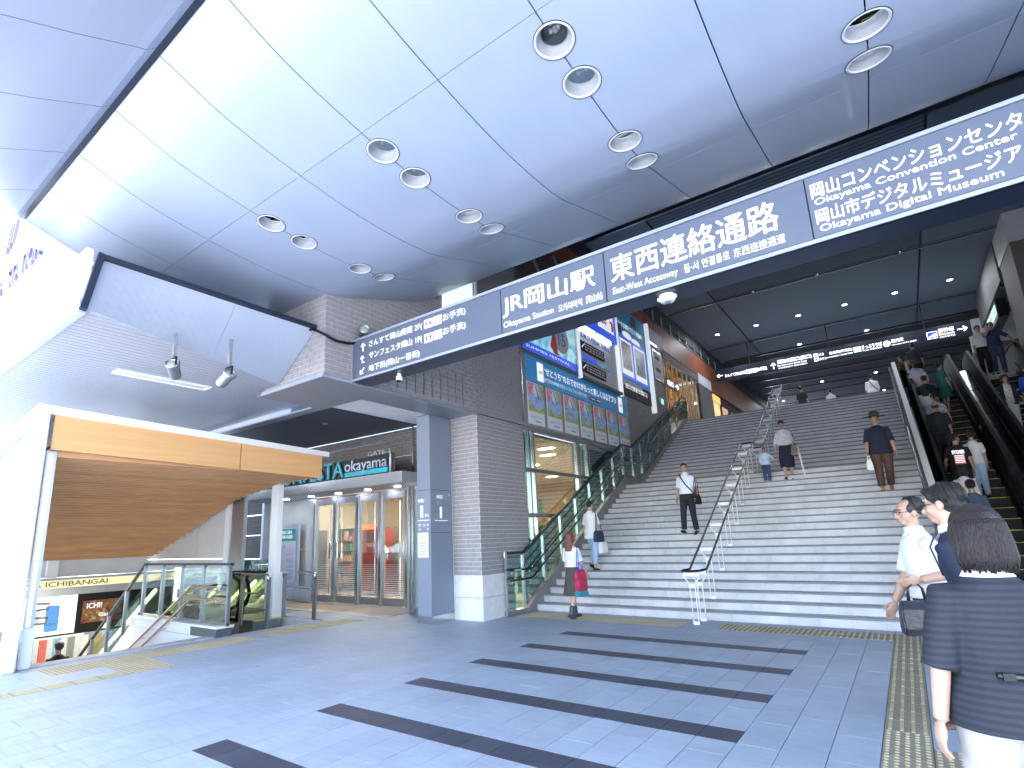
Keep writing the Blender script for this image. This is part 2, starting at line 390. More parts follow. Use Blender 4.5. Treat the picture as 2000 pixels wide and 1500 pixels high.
# the guide path on the right, its branch, the rows by the stairs and by the underground entrance
for k in range(-27, 5):
    y = 8.45+0.3*k
    if y < 0.4: continue
    tactile_at(-0.41, y, 'bar' if y > 5.6 or y < 4.4 else 'dot')
for k in range(0, 5):
    for q in (4.85, 5.15): tactile_at(-0.11+0.3*k, q, 'dot')
for k in range(9):
    for q in (9.95, 10.25): tactile_at(-2.81+0.3*k, q, 'barx')
for k in range(11):
    for q in (9.95, 10.25): tactile_at(-6.71+0.3*k, q, 'dot')
for k in range(18):
    y = 2.75+0.3*k
    if 5.5 < y < 5.8: continue
    for q in (-10.01, -9.71): tactile_at(q, y, 'dot' if y < 5.5 else 'bary')
for k in range(3):
    for q in (3.2, 3.5): tactile_at(-9.41+0.3*k, q, 'dot')
for k in range(10): tactile_at(-8.81, 0.35+0.3*k, 'bar')
free = []
done = set(tact) | set(darkc)
for (i, j), (x, y) in sorted(cells.items(), key=lambda t: (t[1][1])):
    if (i, j) in done: continue
    # two cells deep tile, staggered by column
    if (j + (i % 2)) % 2 == 0 and (i, j+1) in cells and (i, j+1) not in done:
        free.append((x, y, 2)); done.add((i, j)); done.add((i, j+1))
rest = [(i, j) for (i, j) in cells if (i, j) not in done]
for c in rest: free.append((*cells[c], 1))
def vis(x, y):     # rough size in the picture
    d = math.hypot(x, y)
    a = math.degrees(math.atan2(x, y))
    inside = -86 < a < 14 and y > 1.6
    return (0 if inside else 100) + d
free.sort(key=lambda t: vis(t[0], t[1]))
half_me = MB().box(0.003, 0.297, 0.003, 0.297, -0.014, 0).mesh('floor_tile', M_tile)
for x, y, n in free[:300]: inst(tile_me if n == 2 else half_me, 'floor_tile', (x, y, random.uniform(-0.0008, 0.0008)), floor)
mb = MB()
for x, y, n in free[300:]: mb.box(x+0.003, x+0.297, y+0.003, y+0.3*n-0.003, -0.014, 0.0)
fx = mb.build('far_floor_tiles', M_tile, floor); fx['kind'] = 'stuff'
for (i, j) in darkc:
    if (i, j) in cells: inst(dark_me, 'dark_floor_tile', (*cells[(i, j)], 0.0004), floor)
def tactile_mesh(kind):
    mb = MB().box(0.003, 0.297, 0.003, 0.297, -0.014, 0.001)
    if kind == 'dot':
        for a in range(5):
            for b in range(5): mb.cone((0.03+0.06*a, 0.03+0.06*b, 0.001), (0.03+0.06*a, 0.03+0.06*b, 0.006), 0.017, 0.011, 8)
    else:
        for a in range(4):
            c = 0.0375+0.075*a
            mb.box(c-0.012, c+0.012, 0.02, 0.28, 0.001, 0.006)
    me = mb.mesh('tactile_tile', M_tact); me.materials.append(M_tactb)
    for k, p in enumerate(me.polygons):
        if k >= 6: p.material_index = 1
    return me
tm = {'dot': tactile_mesh('dot'), 'bar': tactile_mesh('bar')}
tp = thing('tactile_paving', 'yellow raised guide tiles laid in rows across the grey pavement to the stairs', 'tactile paving', (0, 0, 0))
for (i, j), k in tact.items():
    x, y = -1.31+0.3*i, 8.45+0.3*j
    if k == 'dot': inst(tm['dot'], 'tactile_tile', (x, y, 0), tp)
    else: inst(tm['bar'], 'tactile_tile', (x, y, 0), tp)
pv = MB()
pv.box(-23.0, -10.35, 7.85, 10.05, -0.014, 0.0); pv.box(-10.35, -7.0, 10.75, 10.8, -0.014, 0)
for k in range(1): pass
struct(pv.build('entrance_paving', M_tile))
fl = MB()      # metal flashing strips of the ground by the pit
fl.box(-10.62, -10.36, 2.65, 5.42, -0.014, 0.012)
tag(fl.build('stair_curb', M_tread), 'flat brushed metal curb along the top edge of the underground stairs', 'curb')

# =================================================================== WIDE STAIRS
SX0, SX1 = -6.82, 0.40
RH, RT = 0.155, 0.2935
def nose(k):        # y of nosing of step k (1..40)
    return 10.92+(k-1)*RT if k <= 20 else 17.93+(k-21)*0.30
stairs = thing('wide_staircase', 'broad grey stone staircase with dark nosings climbing to the concourse', 'staircase', (-3.2, 10.92, 0))
tw = (SX1-SX0)/16.0
tile_r = MB().box(0.002, tw-0.002, -0.012, 0.0, 0.002, RH-0.032).mesh('riser_tile', M_riser)
rest = MB()
for k in range(1, 41):
    y0 = nose(k); y1 = nose(k+1) if k < 40 else nose(40)+0.6
    if k == 20: y1 = 17.93
    z = k*RH
    st = MB(); st.box(SX0, SX1, y0, y1+0.02, z-RH if k > 1 else -0.014, z-0.032); st.box(SX0, SX1, y0+0.035, y1, z-0.032, z)
    so_ = st.build('step', M_tread, stairs)
    ns = MB(); ns.box(SX0, SX1, y0-0.014, y0+0.035, z-0.028, z+0.002)
    ns.build('nosing', M_nose, so_)
    for i in range(16):
        off = 0
        if k <= 18: inst(tile_r, 'riser_tile', (SX0+i*tw, y0, z-RH), so_)
        else: rest.box(SX0+i*tw+0.002, SX0+(i+1)*tw-0.002, y0-0.012, y0, z-RH+0.002, z-0.042)
o = rest.build('upper_riser_tiles', M_riser, stairs); o['kind'] = 'stuff'
# stringer on the left
pts = [(10.30, 0), (23.75, 6.2), (23.75, 6.3), (23.5, 6.28), (17.85, 3.32), (16.45, 3.24), (10.92, 0.30), (10.30, 0.02)]
sg = MB().prism([(10.55, -0.014), (24.0, -0.014), (24.0, 6.3), (23.5, 6.30), (17.9, 3.36), (16.4, 3.30), (10.9, 0.34), (10.55, 0.10)], 'x', -6.925, -6.82)
sg.build('stringer', mat('stringer stone', (0.22, 0.225, 0.235), 0.6, var=0.1, vs=3), stairs)

# --- left glass balustrade
def gl_z(y):   # top of the rail
    if y < 10.5: return 1.27
    if y < 16.5: return 1.27+(y-10.5)*(4.37-1.27)/(16.5-10.5)
    if y < 17.3: return 4.37
    if y < 23.6: return 4.37+(y-17.3)*(7.25-4.37)/(6.3)
    return 7.25
def base_z(y):
    if y < 10.6: return 0.03
    return max(0.03, min(6.3, 0.34+(y-10.9)*0.538)) if y < 16.4 else (3.32 if y < 17.9 else min(6.30, 3.36+(y-17.9)*0.525))
bal = thing('glass_balustrade', 'glass balustrade with steel posts and dark top rail up the left side of the stairs', 'balustrade', (-6.86, 9.75, 0))
ys = [9.78, 10.46, 11.35, 12.24, 13.12, 14.0, 14.85, 15.7, 16.5, 17.3, 18.1, 18.95, 19.8, 20.65, 21.55, 22.4, 23.2, 24.1]
for y in ys:
    MB().box(-6.885, -6.835, y-0.025, y+0.025, base_z(y)-0.03, gl_z(y)-0.03).build('post', M_steel, bal)
for a, b in zip(ys[:-1], ys[1:]):
    MB().prism([(a+0.035, base_z(a)+0.10), (b-0.035, base_z(b)+0.10), (b-0.035, gl_z(b)-0.06), (a+0.035, gl_z(a)-0.06)], 'x', -6.866, -6.856).build('glass_panel', M_glassg, bal)
kk = [9.75, 10.5, 16.5, 17.3, 23.6, 24.15]
tr = MB()
for a, b in zip(kk[:-1], kk[1:]): tr.bar((-6.86, a, gl_z(a)), (-6.86, b, gl_z(b)), 0.07, 0.05)
tr.build('top_rail', M_dark, bal)
MB().box(-6.90, -6.82, 9.70, 9.80, 1.17, 1.31).build('end_cap', M_steel, bal, bevel=0.01)
MB().box(-6.90, -6.82, 9.74, 10.55, 0.0, 0.10).build('base_rail', M_steeld, bal)
for dz, nm in ((0.0, 'upper'), (-0.2, 'lower')):
    P = [(-6.70, 9.72, 0.92+dz), (-6.70, 10.55, 0.92+dz), (-6.70, 16.35, 3.98+dz), (-6.70, 17.45, 3.98+dz), (-6.70, 22.9, 6.82+dz), (-6.70, 23.7, 6.85+dz)]
    hr = MB().tube(P, 0.019, 10)
    h = hr.build('handrail', M_blackm, bal, smooth=True)
    br = MB()
    for y in ys[:-1]:
        zz = None
        for (q0, q1) in zip(P[:-1], P[1:]):
            if q0[1] <= y <= q1[1]: zz = q0[2]+(q1[2]-q0[2])*(y-q0[1])/(q1[1]-q0[1])
        if zz is None: continue
        br.tube([(-6.70, y, zz-0.03), (-6.70, y, zz-0.07), (-6.85, y, zz-0.07)], 0.008, 6)
    br.build('bracket', M_steel, h)
MB().box(-6.688, -6.683, 9.85, 10.12, 0.905, 0.935).build('braille_plate', M_white, bal)

# --- centre handrail with Y-shaped stands
cr = thing('centre_handrail', 'dark double handrail on white Y-shaped stands up the middle of the stairs', 'handrail', (-3.2, 10.3, 0))
def crz(y):
    if y < 10.75: return 0.91
    if y < 16.45: return 0.91+(y-10.75)*(3.93-0.91)/(16.45-10.75)
    if y < 17.9: return 3.93+(y-16.45)*0.02
    return min(7.0, 3.96+(y-17.9)*0.533)
for sx in (-3.35, -3.05):
    hr = MB().tube([(sx, 10.28, crz(10.3)), (sx, 10.75, crz(10.7)), (sx, 16.45, crz(16.44)), (sx, 17.9, crz(17.89)), (sx, 23.6, crz(23.6)), (sx, 23.9, 7.0)], 0.021, 10)
    hr.build('handrail', M_blackm, cr, smooth=True)
lp = MB().tube([(-3.05, 10.28, 0.91)]+[(-3.2+0.15*math.cos(t), 10.28-0.13*math.sin(t), 0.91) for t in [PI*i/8 for i in range(1, 8)]]+[(-3.35, 10.28, 0.91)], 0.021, 10)
lp.build('end_loop', M_blackm, cr, smooth=True)
for y0, z in ((16.47, 3.93), (17.88, 3.96)): MB().tube([(-3.35, y0, z), (-3.05, y0, z)], 0.021, 10).build('cross_rail', M_blackm, cr, smooth=True)
def stand(H):
    mb = MB()
    for s in (-1, 1):
        mb.tube([(s*0.045, 0, 0.02), (s*0.045, 0, H-0.24), (s*0.06, 0, H-0.19), (s*0.115, 0, H-0.12), (s*0.13, 0, H-0.08), (s*0.13, 0, H-0.01)], 0.010, 8)
    return mb
plates = MB().box(-0.05, 0.05, -0.012, 0.012, 0.0, 0.05).box(-0.13, 0.13, -0.012, 0.012, 0.0, 0.055)
ymid = [10.3, 10.73, 11.5, 12.38, 13.26, 14.14, 15.0, 15.9, 16.6, 17.75, 18.5, 19.4, 20.3, 21.2, 22.1, 22.9, 23.4, 23.75]
for y in ymid:
    if y < 10.92: z0 = 0.0
    elif y < 16.49: z0 = (int((y-10.92)/RT)+1)*RH
    elif y < 17.93: z0 = 3.1
    else: z0 = min((21+int((y-17.93)/0.30))*RH, 6.2)
    H = crz(y)-z0-0.02
    mb = stand(H); mb.v = [(p[0]-3.2, p[1]+y, p[2]+z0) for p in mb.v]
    s = mb.build('stand', M_white, cr, smooth=True)
    MB().box(-3.25, -3.15, y-0.012, y+0.012, z0, z0+0.05).build('foot_plate', M_white, s); MB().box(-3.245, -3.155, y-0.009, y+0.009, z0+H-0.27, z0+H-0.21).build('middle_plate', M_white, s); MB().box(-3.33, -3.07, y-0.010, y+0.010, z0+H-0.075, z0+H-0.015).build('top_plate', M_white, s)

# --- parapet between the stairs and the moving staircase
par = thing('stair_parapet', 'dark parapet with bright steel coping between the stairs and the escalator', 'parapet', (0.5, 10.6, 0))
def pz(y): return 0.95 if y < 10.7 else min(7.15, 0.95+(y-10.7)*0.4825)
MB().prism([(10.4, 0), (24.4, 0), (24.4, 6.2), (24.4, pz(24.4)-0.03), (23.55, pz(23.55)-0.03), (10.7, 0.92), (10.4, 0.92)], 'x', 0.43, 0.53).build('wall', M_greyw, par)
MB().bar((0.485, 10.4, 0.95), (0.485, 10.7, 0.95), 0.11, 0.03).bar((0.485, 10.7, 0.95), (0.485, 23.5, pz(23.5)), 0.11, 0.03).bar((0.485, 23.5, pz(23.5)), (0.485, 24.4, 7.13), 0.11, 0.03).build('coping', M_white, par)  # white colour on the coping stands in for sky reflected in its steel
hr = MB().tube([(0.36, 10.35, 0.90), (0.36, 10.8, 0.92), (0.36, 16.4, 3.85), (0.36, 17.9, 3.95), (0.36, 23.6, 7.0), (0.36, 24.2, 7.02)], 0.022, 10).build('handrail', M_blackm, par, smooth=True)
br = MB()
for i in range(16):
    y = 10.9+i*0.82; z = 0.95+(y-10.8)*0.518
    br.tube([(0.36, y, z-0.05), (0.36, y, z-0.11), (0.43, y, z-0.11)], 0.008, 6)
br.build('bracket', M_steel, hr)

# =================================================================== ESCALATORS UP
def ez(y): return 0.577*(y-13.06)
def esc_up(x0, label):
    e = thing('escalator', label, 'escalator', (x0+0.5, 13.0, 0), 'escalators climbing beside the stairs')
    yb, yt = 13.06, 23.8
    n = int((yt-yb)/0.4)+1
    for k in range(n):
        y = yb+0.02+k*0.4; z = ez(y)
        s = MB().box(x0, x0+1.0, y, y+0.42, max(z-0.5, -0.4), z).build('step', M_escd, e)
        MB().box(x0, x0+1.0, y-0.003, y+0.016, z-0.012, z+0.002).build('yellow_edge', M_yel, s)
    MB().box(x0, x0+1.0, 11.6, yb, -0.1, 0.006).build('lower_comb', M_steeld, e)
    MB().box(x0, x0+1.0, yt, 25.6, 6.05, 6.206).build('upper_comb', M_steeld, e)
    for s, xa in ((-1, x0-0.13), (1, x0+1.0)):
        xi, xo = (xa, xa+0.13)
        MB().prism([(11.4, -0.4), (13.3, -0.4), (24.0, 5.8), (25.4, 5.8), (25.4, 6.45), (23.6, 6.45), (13.0, 0.34), (11.4, 0.34)], 'x', xi, xo).build('skirt', M_escd, e)
        xm = (xi+xo)/2
        bp = []
        # balustrade panel outline
        prof = [(11.35, 0.34), (13.0, 0.34), (23.6, 6.45), (25.3, 6.45)]
        top = [(25.2, 6.95), (25.0, 7.08), (24.0, 7.08), (23.4, 7.0), (13.2, 1.10), (12.7, 0.98), (11.6, 0.94), (11.35, 0.75)]
        MB().prism(prof+top, 'x', xm-0.02, xm+0.02).build('balustrade_panel', M_escd, e)
        path = [(11.5, 0.42), (11.28, 0.62), (11.4, 0.9), (11.7, 0.99), (12.7, 1.02), (13.2, 1.16), (23.3, 7.02), (24.0, 7.13), (25.0, 7.13), (25.36, 6.98), (25.44, 6.75), (25.3, 6.52)]
        mb = MB()
        for (a, b), (c, d) in zip(path[:-1], path[1:]): mb.bar((xm, a, b), (xm, c, d), 0.075, 0.05, (0, -0.5, 1) if abs(c-a) > 0.2 else (0, 1, 0.3))
        mb.build('handrail', M_black, e, bevel=0.008)
        for y in (15.2, 19.0): MB().box(xm-0.03*s-0.002, xm-0.03*s+0.002, y, y+0.28, ez(y)+0.5, ez(y)+0.62).build('warning_sticker', M_yel, e)
    return e
esc_up(0.87, 'crowded escalator with yellow step edges, nearest to the stairs')
esc_up(2.50, 'emptier escalator with yellow step edges, farthest from the stairs')
dv = MB()
dv.prism([(11.4, -0.1), (25.4, -0.1), (25.4, 6.3), (23.6, 6.3), (13.0, 0.3), (11.4, 0.3)], 'x', 2.005, 2.365)
dvo = tag(dv.build('escalator_divider', M_blackm), 'dark sloping metal divider between the two escalators', 'divider')
dc = MB()
for i in range(12):
    y = 13.2+i*0.88
    dc.bar((2.185, y+0.01, ez(y)+0.33), (2.185, y+0.86, ez(y+0.85)+0.33), 0.33, 0.012)
for i, m in enumerate([dc]): m.build('cover_plates', M_blackm, dvo)
# =================================================================== BRICK WING OF THE STATION
M_mort = mat('mortar', (0.62, 0.62, 0.66), 0.8, var=0.08)
M_brick = mat('grey wall tile', (0.27, 0.26, 0.275), 0.55, var=0.12, vs=14, bump=0.1)
M_brickt = brick_mat('far grey wall tile', (0.17, 0.165, 0.175), (0.23, 0.225, 0.235), (0.30, 0.30, 0.31))
M_brickx = brick_mat('entrance wall tile', (0.15, 0.14, 0.15), (0.20, 0.185, 0.195), (0.27, 0.26, 0.27), axis='XZ')
wing = thing('tiled_station_wing', 'grey tiled station wing with overhanging corner left of the wide stairs', 'building', (-7.3, 9.05, 0))
XW = -6.93
mb = MB()
mb.box(-7.67, XW-0.008, 9.058, 10.86, 0.87, 4.2)             # corner pier
mb.box(-8.62, XW-0.008, 5.138, 9.06, 4.22, 9.5)              # overhanging volume
mb.build('corner_core', M_mort, wing)
mb = MB()
mb.box(-7.30, XW-0.006, 9.06, 20.3, 4.22, 11.4)
mb.box(-7.30, XW-0.006, 16.2, 21.8, 2.6, 4.22)
mb.box(-7.30, XW-0.006, 20.3, 21.75, 4.22, 8.9)
mb.build('upper_wall', M_brickt, wing)
mb = MB()
random.seed(3)
def bricks(mb, axis, c, a0, a1, z0, z1, sgn=1, bw=0.24, bh=0.09):
    row = 0; z = z0
    while z < z1-0.02:
        zt = min(z+bh, z1); a = a0-(bw/2 if row % 2 else 0)
        while a < a1-0.01:
            p, q = max(a, a0), min(a+bw, a1)
            if q-p > 0.02:
                d = random.uniform(-0.0015, 0.0015)
                if axis == 'x': mb.box(c-0.012, c+d, p+0.005, q-0.005, z+0.0045, zt-0.0045)
                else: mb.box(p+0.005, q-0.005, c-d, c+0.012, z+0.0045, zt-0.0045)
            a += bw
        z += bh; row += 1
bricks(mb, 'x', XW, 9.05, 10.86, 0.87, 4.2)
bricks(mb, 'x', XW, 5.13, 13.9, 4.22, 8.3)
bricks(mb, 'y', 9.05, -7.67, XW, 0.87, 4.2)
bricks(mb, 'y', 5.13, -8.62, XW, 4.22, 6.3)
o = mb.build('wall_tile', M_brick, wing); o['kind'] = 'stuff'
MB().box(-7.70, XW+0.02, 9.03, 10.2, 0, 0.435).box(-7.70, XW+0.02, 9.03, 10.2, 0.441, 0.87).build('stone_plinth', M_stone, wing, bevel=0.006)
mb = MB()
mb.box(-8.64, XW+0.012, 5.11, 6.5, 4.185, 4.215); mb.box(-22, -8.80, 6.27, 6.5, 4.185, 4.215); mb.box(-8.8, -8.64, 5.11, 6.5, 4.185, 4.215)
mb.box(-7.66, XW+0.012, 6.5, 9.05, 4.185, 4.215)
mb.build('soffit_band', M_soff, wing)
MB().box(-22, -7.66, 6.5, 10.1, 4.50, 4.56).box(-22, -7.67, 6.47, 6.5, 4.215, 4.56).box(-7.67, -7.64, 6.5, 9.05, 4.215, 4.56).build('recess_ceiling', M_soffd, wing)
tr = MB()
tr.box(XW-0.0, XW+0.03, 5.10, 9.06, 4.17, 4.20); tr.box(-8.64, XW+0.03, 5.085, 5.115, 4.17, 4.23)
tr.box(-22, -8.82, 6.245, 6.275, 4.175, 4.20); tr.box(-7.67, XW+0.015, 9.02, 9.05, 4.16, 4.19)
tr.build('edge_trim', M_rim, wing)
for y in (6.49, 6.72, 6.95, 7.19, 7.42, 7.65, 7.9, 8.13, 8.37, 8.6): MB().box(XW, XW+0.012, y-0.008, y+0.008, 4.30, 4.55+(y-6.4)*0.2).build('metal_strip', M_steeld, wing)
for k in range(9): MB().box(XW, XW+0.012, 17.54+0.22*k-0.008, 17.54+0.22*k+0.008, 4.45+0.05*k, 5.42).build('metal_strip', M_steeld, wing)
MB().lathe([(0.001, -0.01), (0.06, -0.01), (0.07, 0.0), (0.07, 0.02)], (-11.0, 8.21, 4.49), 20).build('recess_downlight', M_rim, wing)
# windows beside the stairs
for a, b in ((11.13, 11.35), (13.60, 13.75), (14.22, 14.32)):
    for q in (a, b): MB().box(-7.04, -6.95, q-0.025, q+0.025, 0.0, 4.18).build('mullion', M_steel, wing)
for z in (4.17, 3.16, 2.09, 1.02): MB().box(-7.06, -6.94, 10.87, 16.2, z-0.045, z+0.045).build('transom', M_steeld, wing)
gy = [10.87, 11.13, 11.35, 13.6, 13.75, 14.22, 14.32, 16.2]
for i in range(7):
    for z0, z1 in ((0.02, 0.97), (1.07, 2.04), (2.14, 3.11), (3.21, 4.12)):
        gm = M_glassg if i in (0, 4) else M_glass
        MB().box(-7.005, -6.995, gy[i]+0.028, gy[i+1]-0.028, z0, z1).build('pane', gm, wing)
for y0, y1 in ((10.90, 11.10), (13.78, 14.19)): MB().box(-7.20, -7.15, y0, y1, 0.0, 4.12).build('backing_panel', mat('sea green panel', (0.16, 0.32, 0.33), 0.35, var=0.03), wing)

# interior behind the glass
room = thing('shop_interior', 'warmly lit shop hall seen behind the glass doors and the stair windows', 'shop', (-12, 12, 0))
MB().box(-18.5, -7.31, 10.25, 24, -0.012, 0.002).build('floor', mat('shop floor', (0.42, 0.36, 0.30), 0.25, var=0.05), room)
MB().box(-18.5, -7.31, 10.3, 24, 4.14, 4.2).build('ceiling', mat('shop ceiling', (0.70, 0.62, 0.55), 0.6, var=0.04), room)
MB().box(-18.5, -18.4, 10.3, 24, 0, 4.14).build('back_wall', mat('pale cream wall', (0.62, 0.58, 0.52), 0.5, var=0.05), room); MB().box(-18.5, -7.31, 23.9, 24, 0, 4.14).build('back_wall', M_warm, room)
MB().box(-11.5, -7.4, 10.6, 11.9, 3.3, 4.14).build('bulkhead', M_warm, room)
MB().box(-9.6, -8.6, 20.4, 21.2, 0, 3.2).build('kiosk_block', M_warm, room)
random.seed(5)
shelfc = [(0.5, 0.1, 0.08), (0.15, 0.35, 0.5), (0.6, 0.5, 0.2), (0.65, 0.6, 0.55), (0.1, 0.3, 0.15), (0.5, 0.25, 0.1), (0.7, 0.35, 0.5)]
sm = [mat('goods %d' % i, c, 0.5, var=0.15, vs=10) for i, c in enumerate(shelfc)]
for k in range(9):
    x = -18.3+k*0.95; yk = 12.9+(k % 2)*0.5
    shf = MB().box(x, x+0.85, yk, yk+0.35, 0, 2.1).build('shelf', M_pale if k % 2 else M_greyw, room)
    for j in range(5):
        for i in range(4):
            MB().box(x+0.05+i*0.20, x+0.21+i*0.20, yk-0.07, yk-0.003, 0.25+j*0.36, 0.25+j*0.36+random.uniform(0.16, 0.32)).build('packet', sm[(i*3+j*2+k*5) % 7], shf)
for (x, y) in ((-8.14, 13.99), (-8.11, 16.89), (-8.8, 15.2), (-10.5, 17.0), (-10.8, 13.2), (-13, 12.2), (-15.3, 12.4), (-12.4, 15.4), (-14.5, 18), (-9.4, 20.3), (-12, 21)):
    MB().box(x-0.22, x+0.22, y-0.1, y+0.1, 4.12, 4.138).build('ceiling_light', M_lampwarm, room)
MB().box(-7.62, -7.34, 15.2, 16.9, 0.0, 4.14).build('striped_column', brick_mat('dark striped tile', (0.06, 0.06, 0.075), (0.08, 0.08, 0.095), (0.02, 0.02, 0.025), bw=3.0, bh=0.07), room)
gp = MB().box(-8.2, -8.18, 13.3, 13.65, 2.15, 2.62); gpo = tag(gp.build('green_notice', M_green), 'plain lime green notice hanging inside the stair window', 'notice')
MB().box(-8.2, -8.18, 12.2, 13.9, 0.2, 1.9).build('green_board', M_green, room)
for (p, e, c) in (((-13.0, 12.0, 3.9), 60, (1, .8, .58)), ((-10.2, 14.8, 3.9), 90, (1, .8, .6)), ((-15.8, 13.2, 3.9), 45, (1, .85, .7)), ((-9.0, 20, 3.9), 60, (1, .78, .55))):
    ld = bpy.data.lights.new('room_light', 'AREA'); ld.energy = e*1.3; ld.color = c; ld.size = 1.2; lo = bpy.data.objects.new('room_light', ld); COL.objects.link(lo); lo.location = p
# red vending kiosk in the shop
vk = thing('red_kiosk', 'tall red kiosk with an orange edge standing behind the glass doors', 'kiosk', (-13.6, 12.3, 0))
MB().box(-14.0, -13.2, 12.0, 12.6, 0.1, 2.0).build('body', mat('kiosk red', (0.36, 0.035, 0.04), 0.45), vk)
MB().box(-14.14, -14.01, 11.95, 12.55, 0.1, 2.15).build('orange_edge', mat('orange edge', (0.7, 0.16, 0.06), 0.4, var=0), vk)
text('lettering', 'NODS', (-13.78, 11.994, 1.46), UX, UZ, 0.36, 0.12, M_letw, vk)
for a, b in ((-13.85, -13.66), (-13.56, -13.36)): MB().box(a, b, 11.985, 11.999, 1.66, 1.9).build('window', M_greyw, vk)
text('big_letter', 'S', (-13.7, 11.994, 0.35), UX, UZ, 0.36, 0.62, M_greyw, vk)

# =================================================================== ENTRANCE
ent = thing('entrance_front', 'steel framed glass door front under the shop sign', 'shop front', (-12, 10.1, 0))
MB().box(-22, -7.67, 10.12, 10.25, 3.2, 4.5).build('tiled_wall', M_brickx, ent)
MB().box(-10.04, -7.67, 10.12, 10.25, 0, 3.2).build('side_wall', M_stone, ent)
mb = MB().box(-16.4, -15.0, 10.12, 10.2, 0, 1.45).box(-16.4, -15.0, 10.12, 10.2, 1.46, 3.2).box(-14.99, -13.9, 10.12, 10.2, 0, 1.45).box(-14.99, -13.9, 10.12, 10.2, 1.46, 3.2)
mb.build('pale_metal_panel', mat('pale satin panel', (0.70, 0.71, 0.70), 0.25, metal=0.35, var=0.05, vs=1.2), ent)
for z in (4.24, 3.775, 4.47): MB().box(-22, -9.85, 10.10, 10.118, z-0.018, z+0.018).build('steel_strip', M_steel, ent)
MB().box(-9.86, -9.82, 10.08, 10.12, 3.2, 4.5).build('end_strip', M_steel, ent)
MB().box(-18.2, -16.42, 10.12, 10.22, 0, 3.4).build('dark_panel', brick_mat('dark tile', (0.035, 0.033, 0.04), (0.055, 0.05, 0.06), (0.08, 0.08, 0.09), axis='XZ'), ent)
for z in (1.2, 1.95, 2.6, 3.15): MB().box(-18.2, -16.42, 10.10, 10.118, z-0.02, z+0.02).build('steel_strip', M_steel, ent)
MB().box(-16.48, -16.36, 9.95, 10.12, 0, 3.3).build('frame_post', M_rim, ent)
MB().box(-19.0, -18.25, 10.05, 10.2, 0, 4.2).build('pale_pilaster', M_pale, ent)
MB().box(-14.2, -9.95, 10.06, 10.14, 2.86, 2.93).build('door_head', M_steeld, ent)
xs = [-13.84, -12.90, -11.92, -11.02, -10.06]
for i, x in enumerate(xs): MB().box(x-0.045, x+0.045, 10.04, 10.16, 0, 2.9).build('door_jamb', M_steel, ent)
for i in range(4):
    a, b = xs[i]+0.055, xs[i+1]-0.055
    d = MB()
    d.box(a, a+0.06, 10.07, 10.12, 0.02, 2.85).box(b-0.06, b, 10.07, 10.12, 0.02, 2.85).box(a+0.06, b-0.06, 10.07, 10.12, 2.70, 2.85).box(a+0.06, b-0.06, 10.07, 10.12, 0.02, 0.2)
    do = d.build('door_frame', M_steeld, ent)
    MB().box(a+0.06, b-0.06, 10.09, 10.10, 0.2, 2.70).build('door_glass', M_glassd, do)
    fs = MB()
    z = 0.24
    while z < 1.05:
        fs.box(a+0.07, b-0.07, 10.082, 10.088, z, z+0.022*(1.25-z)); z += 0.052
    fs.build('frost_stripes', M_pale, do)
    hx = b-0.10 if i % 2 == 0 else a+0.10
    if i == 3: hx = b-0.12
    h = MB().tube([(hx, 10.02, 0.25), (hx, 10.02, 1.20)], 0.017, 8).tube([(hx, 10.02, 1.62), (hx, 10.02, 2.62)], 0.017, 8)
    h.box(hx-0.022, hx+0.022, 10.0, 10.04, 1.20, 1.62)
    h.build('door_handle', M_steel, do, smooth=False)
fin = thing('glass_wing_rail', 'tall steel and glass fin beside the entrance, next to the square pillar', 'screen', (-9.06, 9.4, 0))
MB().box(-9.12, -9.06, 9.18, 9.24, 0, 2.86).box(-9.02, -8.96, 9.18, 9.24, 0, 2.86).box(-9.12, -9.06, 9.9, 9.96, 0, 2.86).build('post', M_steel, fin)
MB().box(-9.095, -9.085, 9.26, 9.88, 0.1, 2.8).build('glass', M_glass, fin)
can = thing('door_canopy', 'flat silver canopy over the glass doors, below the shop lettering', 'canopy', (-12, 9.5, 3))
MB().box(-16.4, -9.06, 8.92, 10.05, 2.945, 3.19).build('body', mat('canopy steel', (0.55, 0.57, 0.60), 0.3, metal=0.6, var=0.03), can, bevel=0.01)
MB().box(-16.3, -9.15, 9.0, 10.0, 2.935, 2.945).build('underside', M_steeld, can)
for x in (-14.6, -13.4, -12.2, -11.0, -9.9): MB().lathe([(0.001, 0), (0.075, 0), (0.085, 0.006)], (x, 9.6, 2.925), 16).build('light', M_lampw, can)
shop = thing('shop_sign', 'turquoise and white shop lettering on a dark board above the glass doors', 'sign', (-12, 9.1, 3.4))
MB().box(-15.0, -9.52, 9.02, 9.12, 3.2, 3.66).build('board', M_blackm, shop)
MB().box(-9.56, -9.50, 9.0, 9.14, 3.2, 3.68).build('end_plate', M_steel, shop)
MB().box(-11.19, -9.62, 8.985, 9.02, 3.23, 3.34).build('cyan_bar', M_cyan, shop)
text('sunfesta', 'SUNFESTA', (-14.15, 9.012, 3.24), UX, UZ, 2.93, 0.42, M_cyan, shop, bold=0.03, depth=0.05)
text('okayama', 'okayama', (-11.17, 9.012, 3.275), UX, UZ, 1.54, 0.36, M_rim, shop, bold=0.0, depth=0.04)
text('gate_lettering', 'GATE-1', (-10.42, 9.10, 3.69), UX, UZ, 0.78, 0.11, M_rim, shop, bold=0.0, depth=0.02)
MB().box(-10.45, -9.6, 9.1, 9.13, 3.66, 3.69).build('bracket', M_blackm, shop)
MB().ell((-14.45, 9.0, 3.42), (0.12, 0.03, 0.12)).build('red_dot', M_red, shop)
pb = thing('poster_board', 'floor plan board with turquoise header left of the glass doors', 'notice board', (-15.0, 9.95, 0.3))
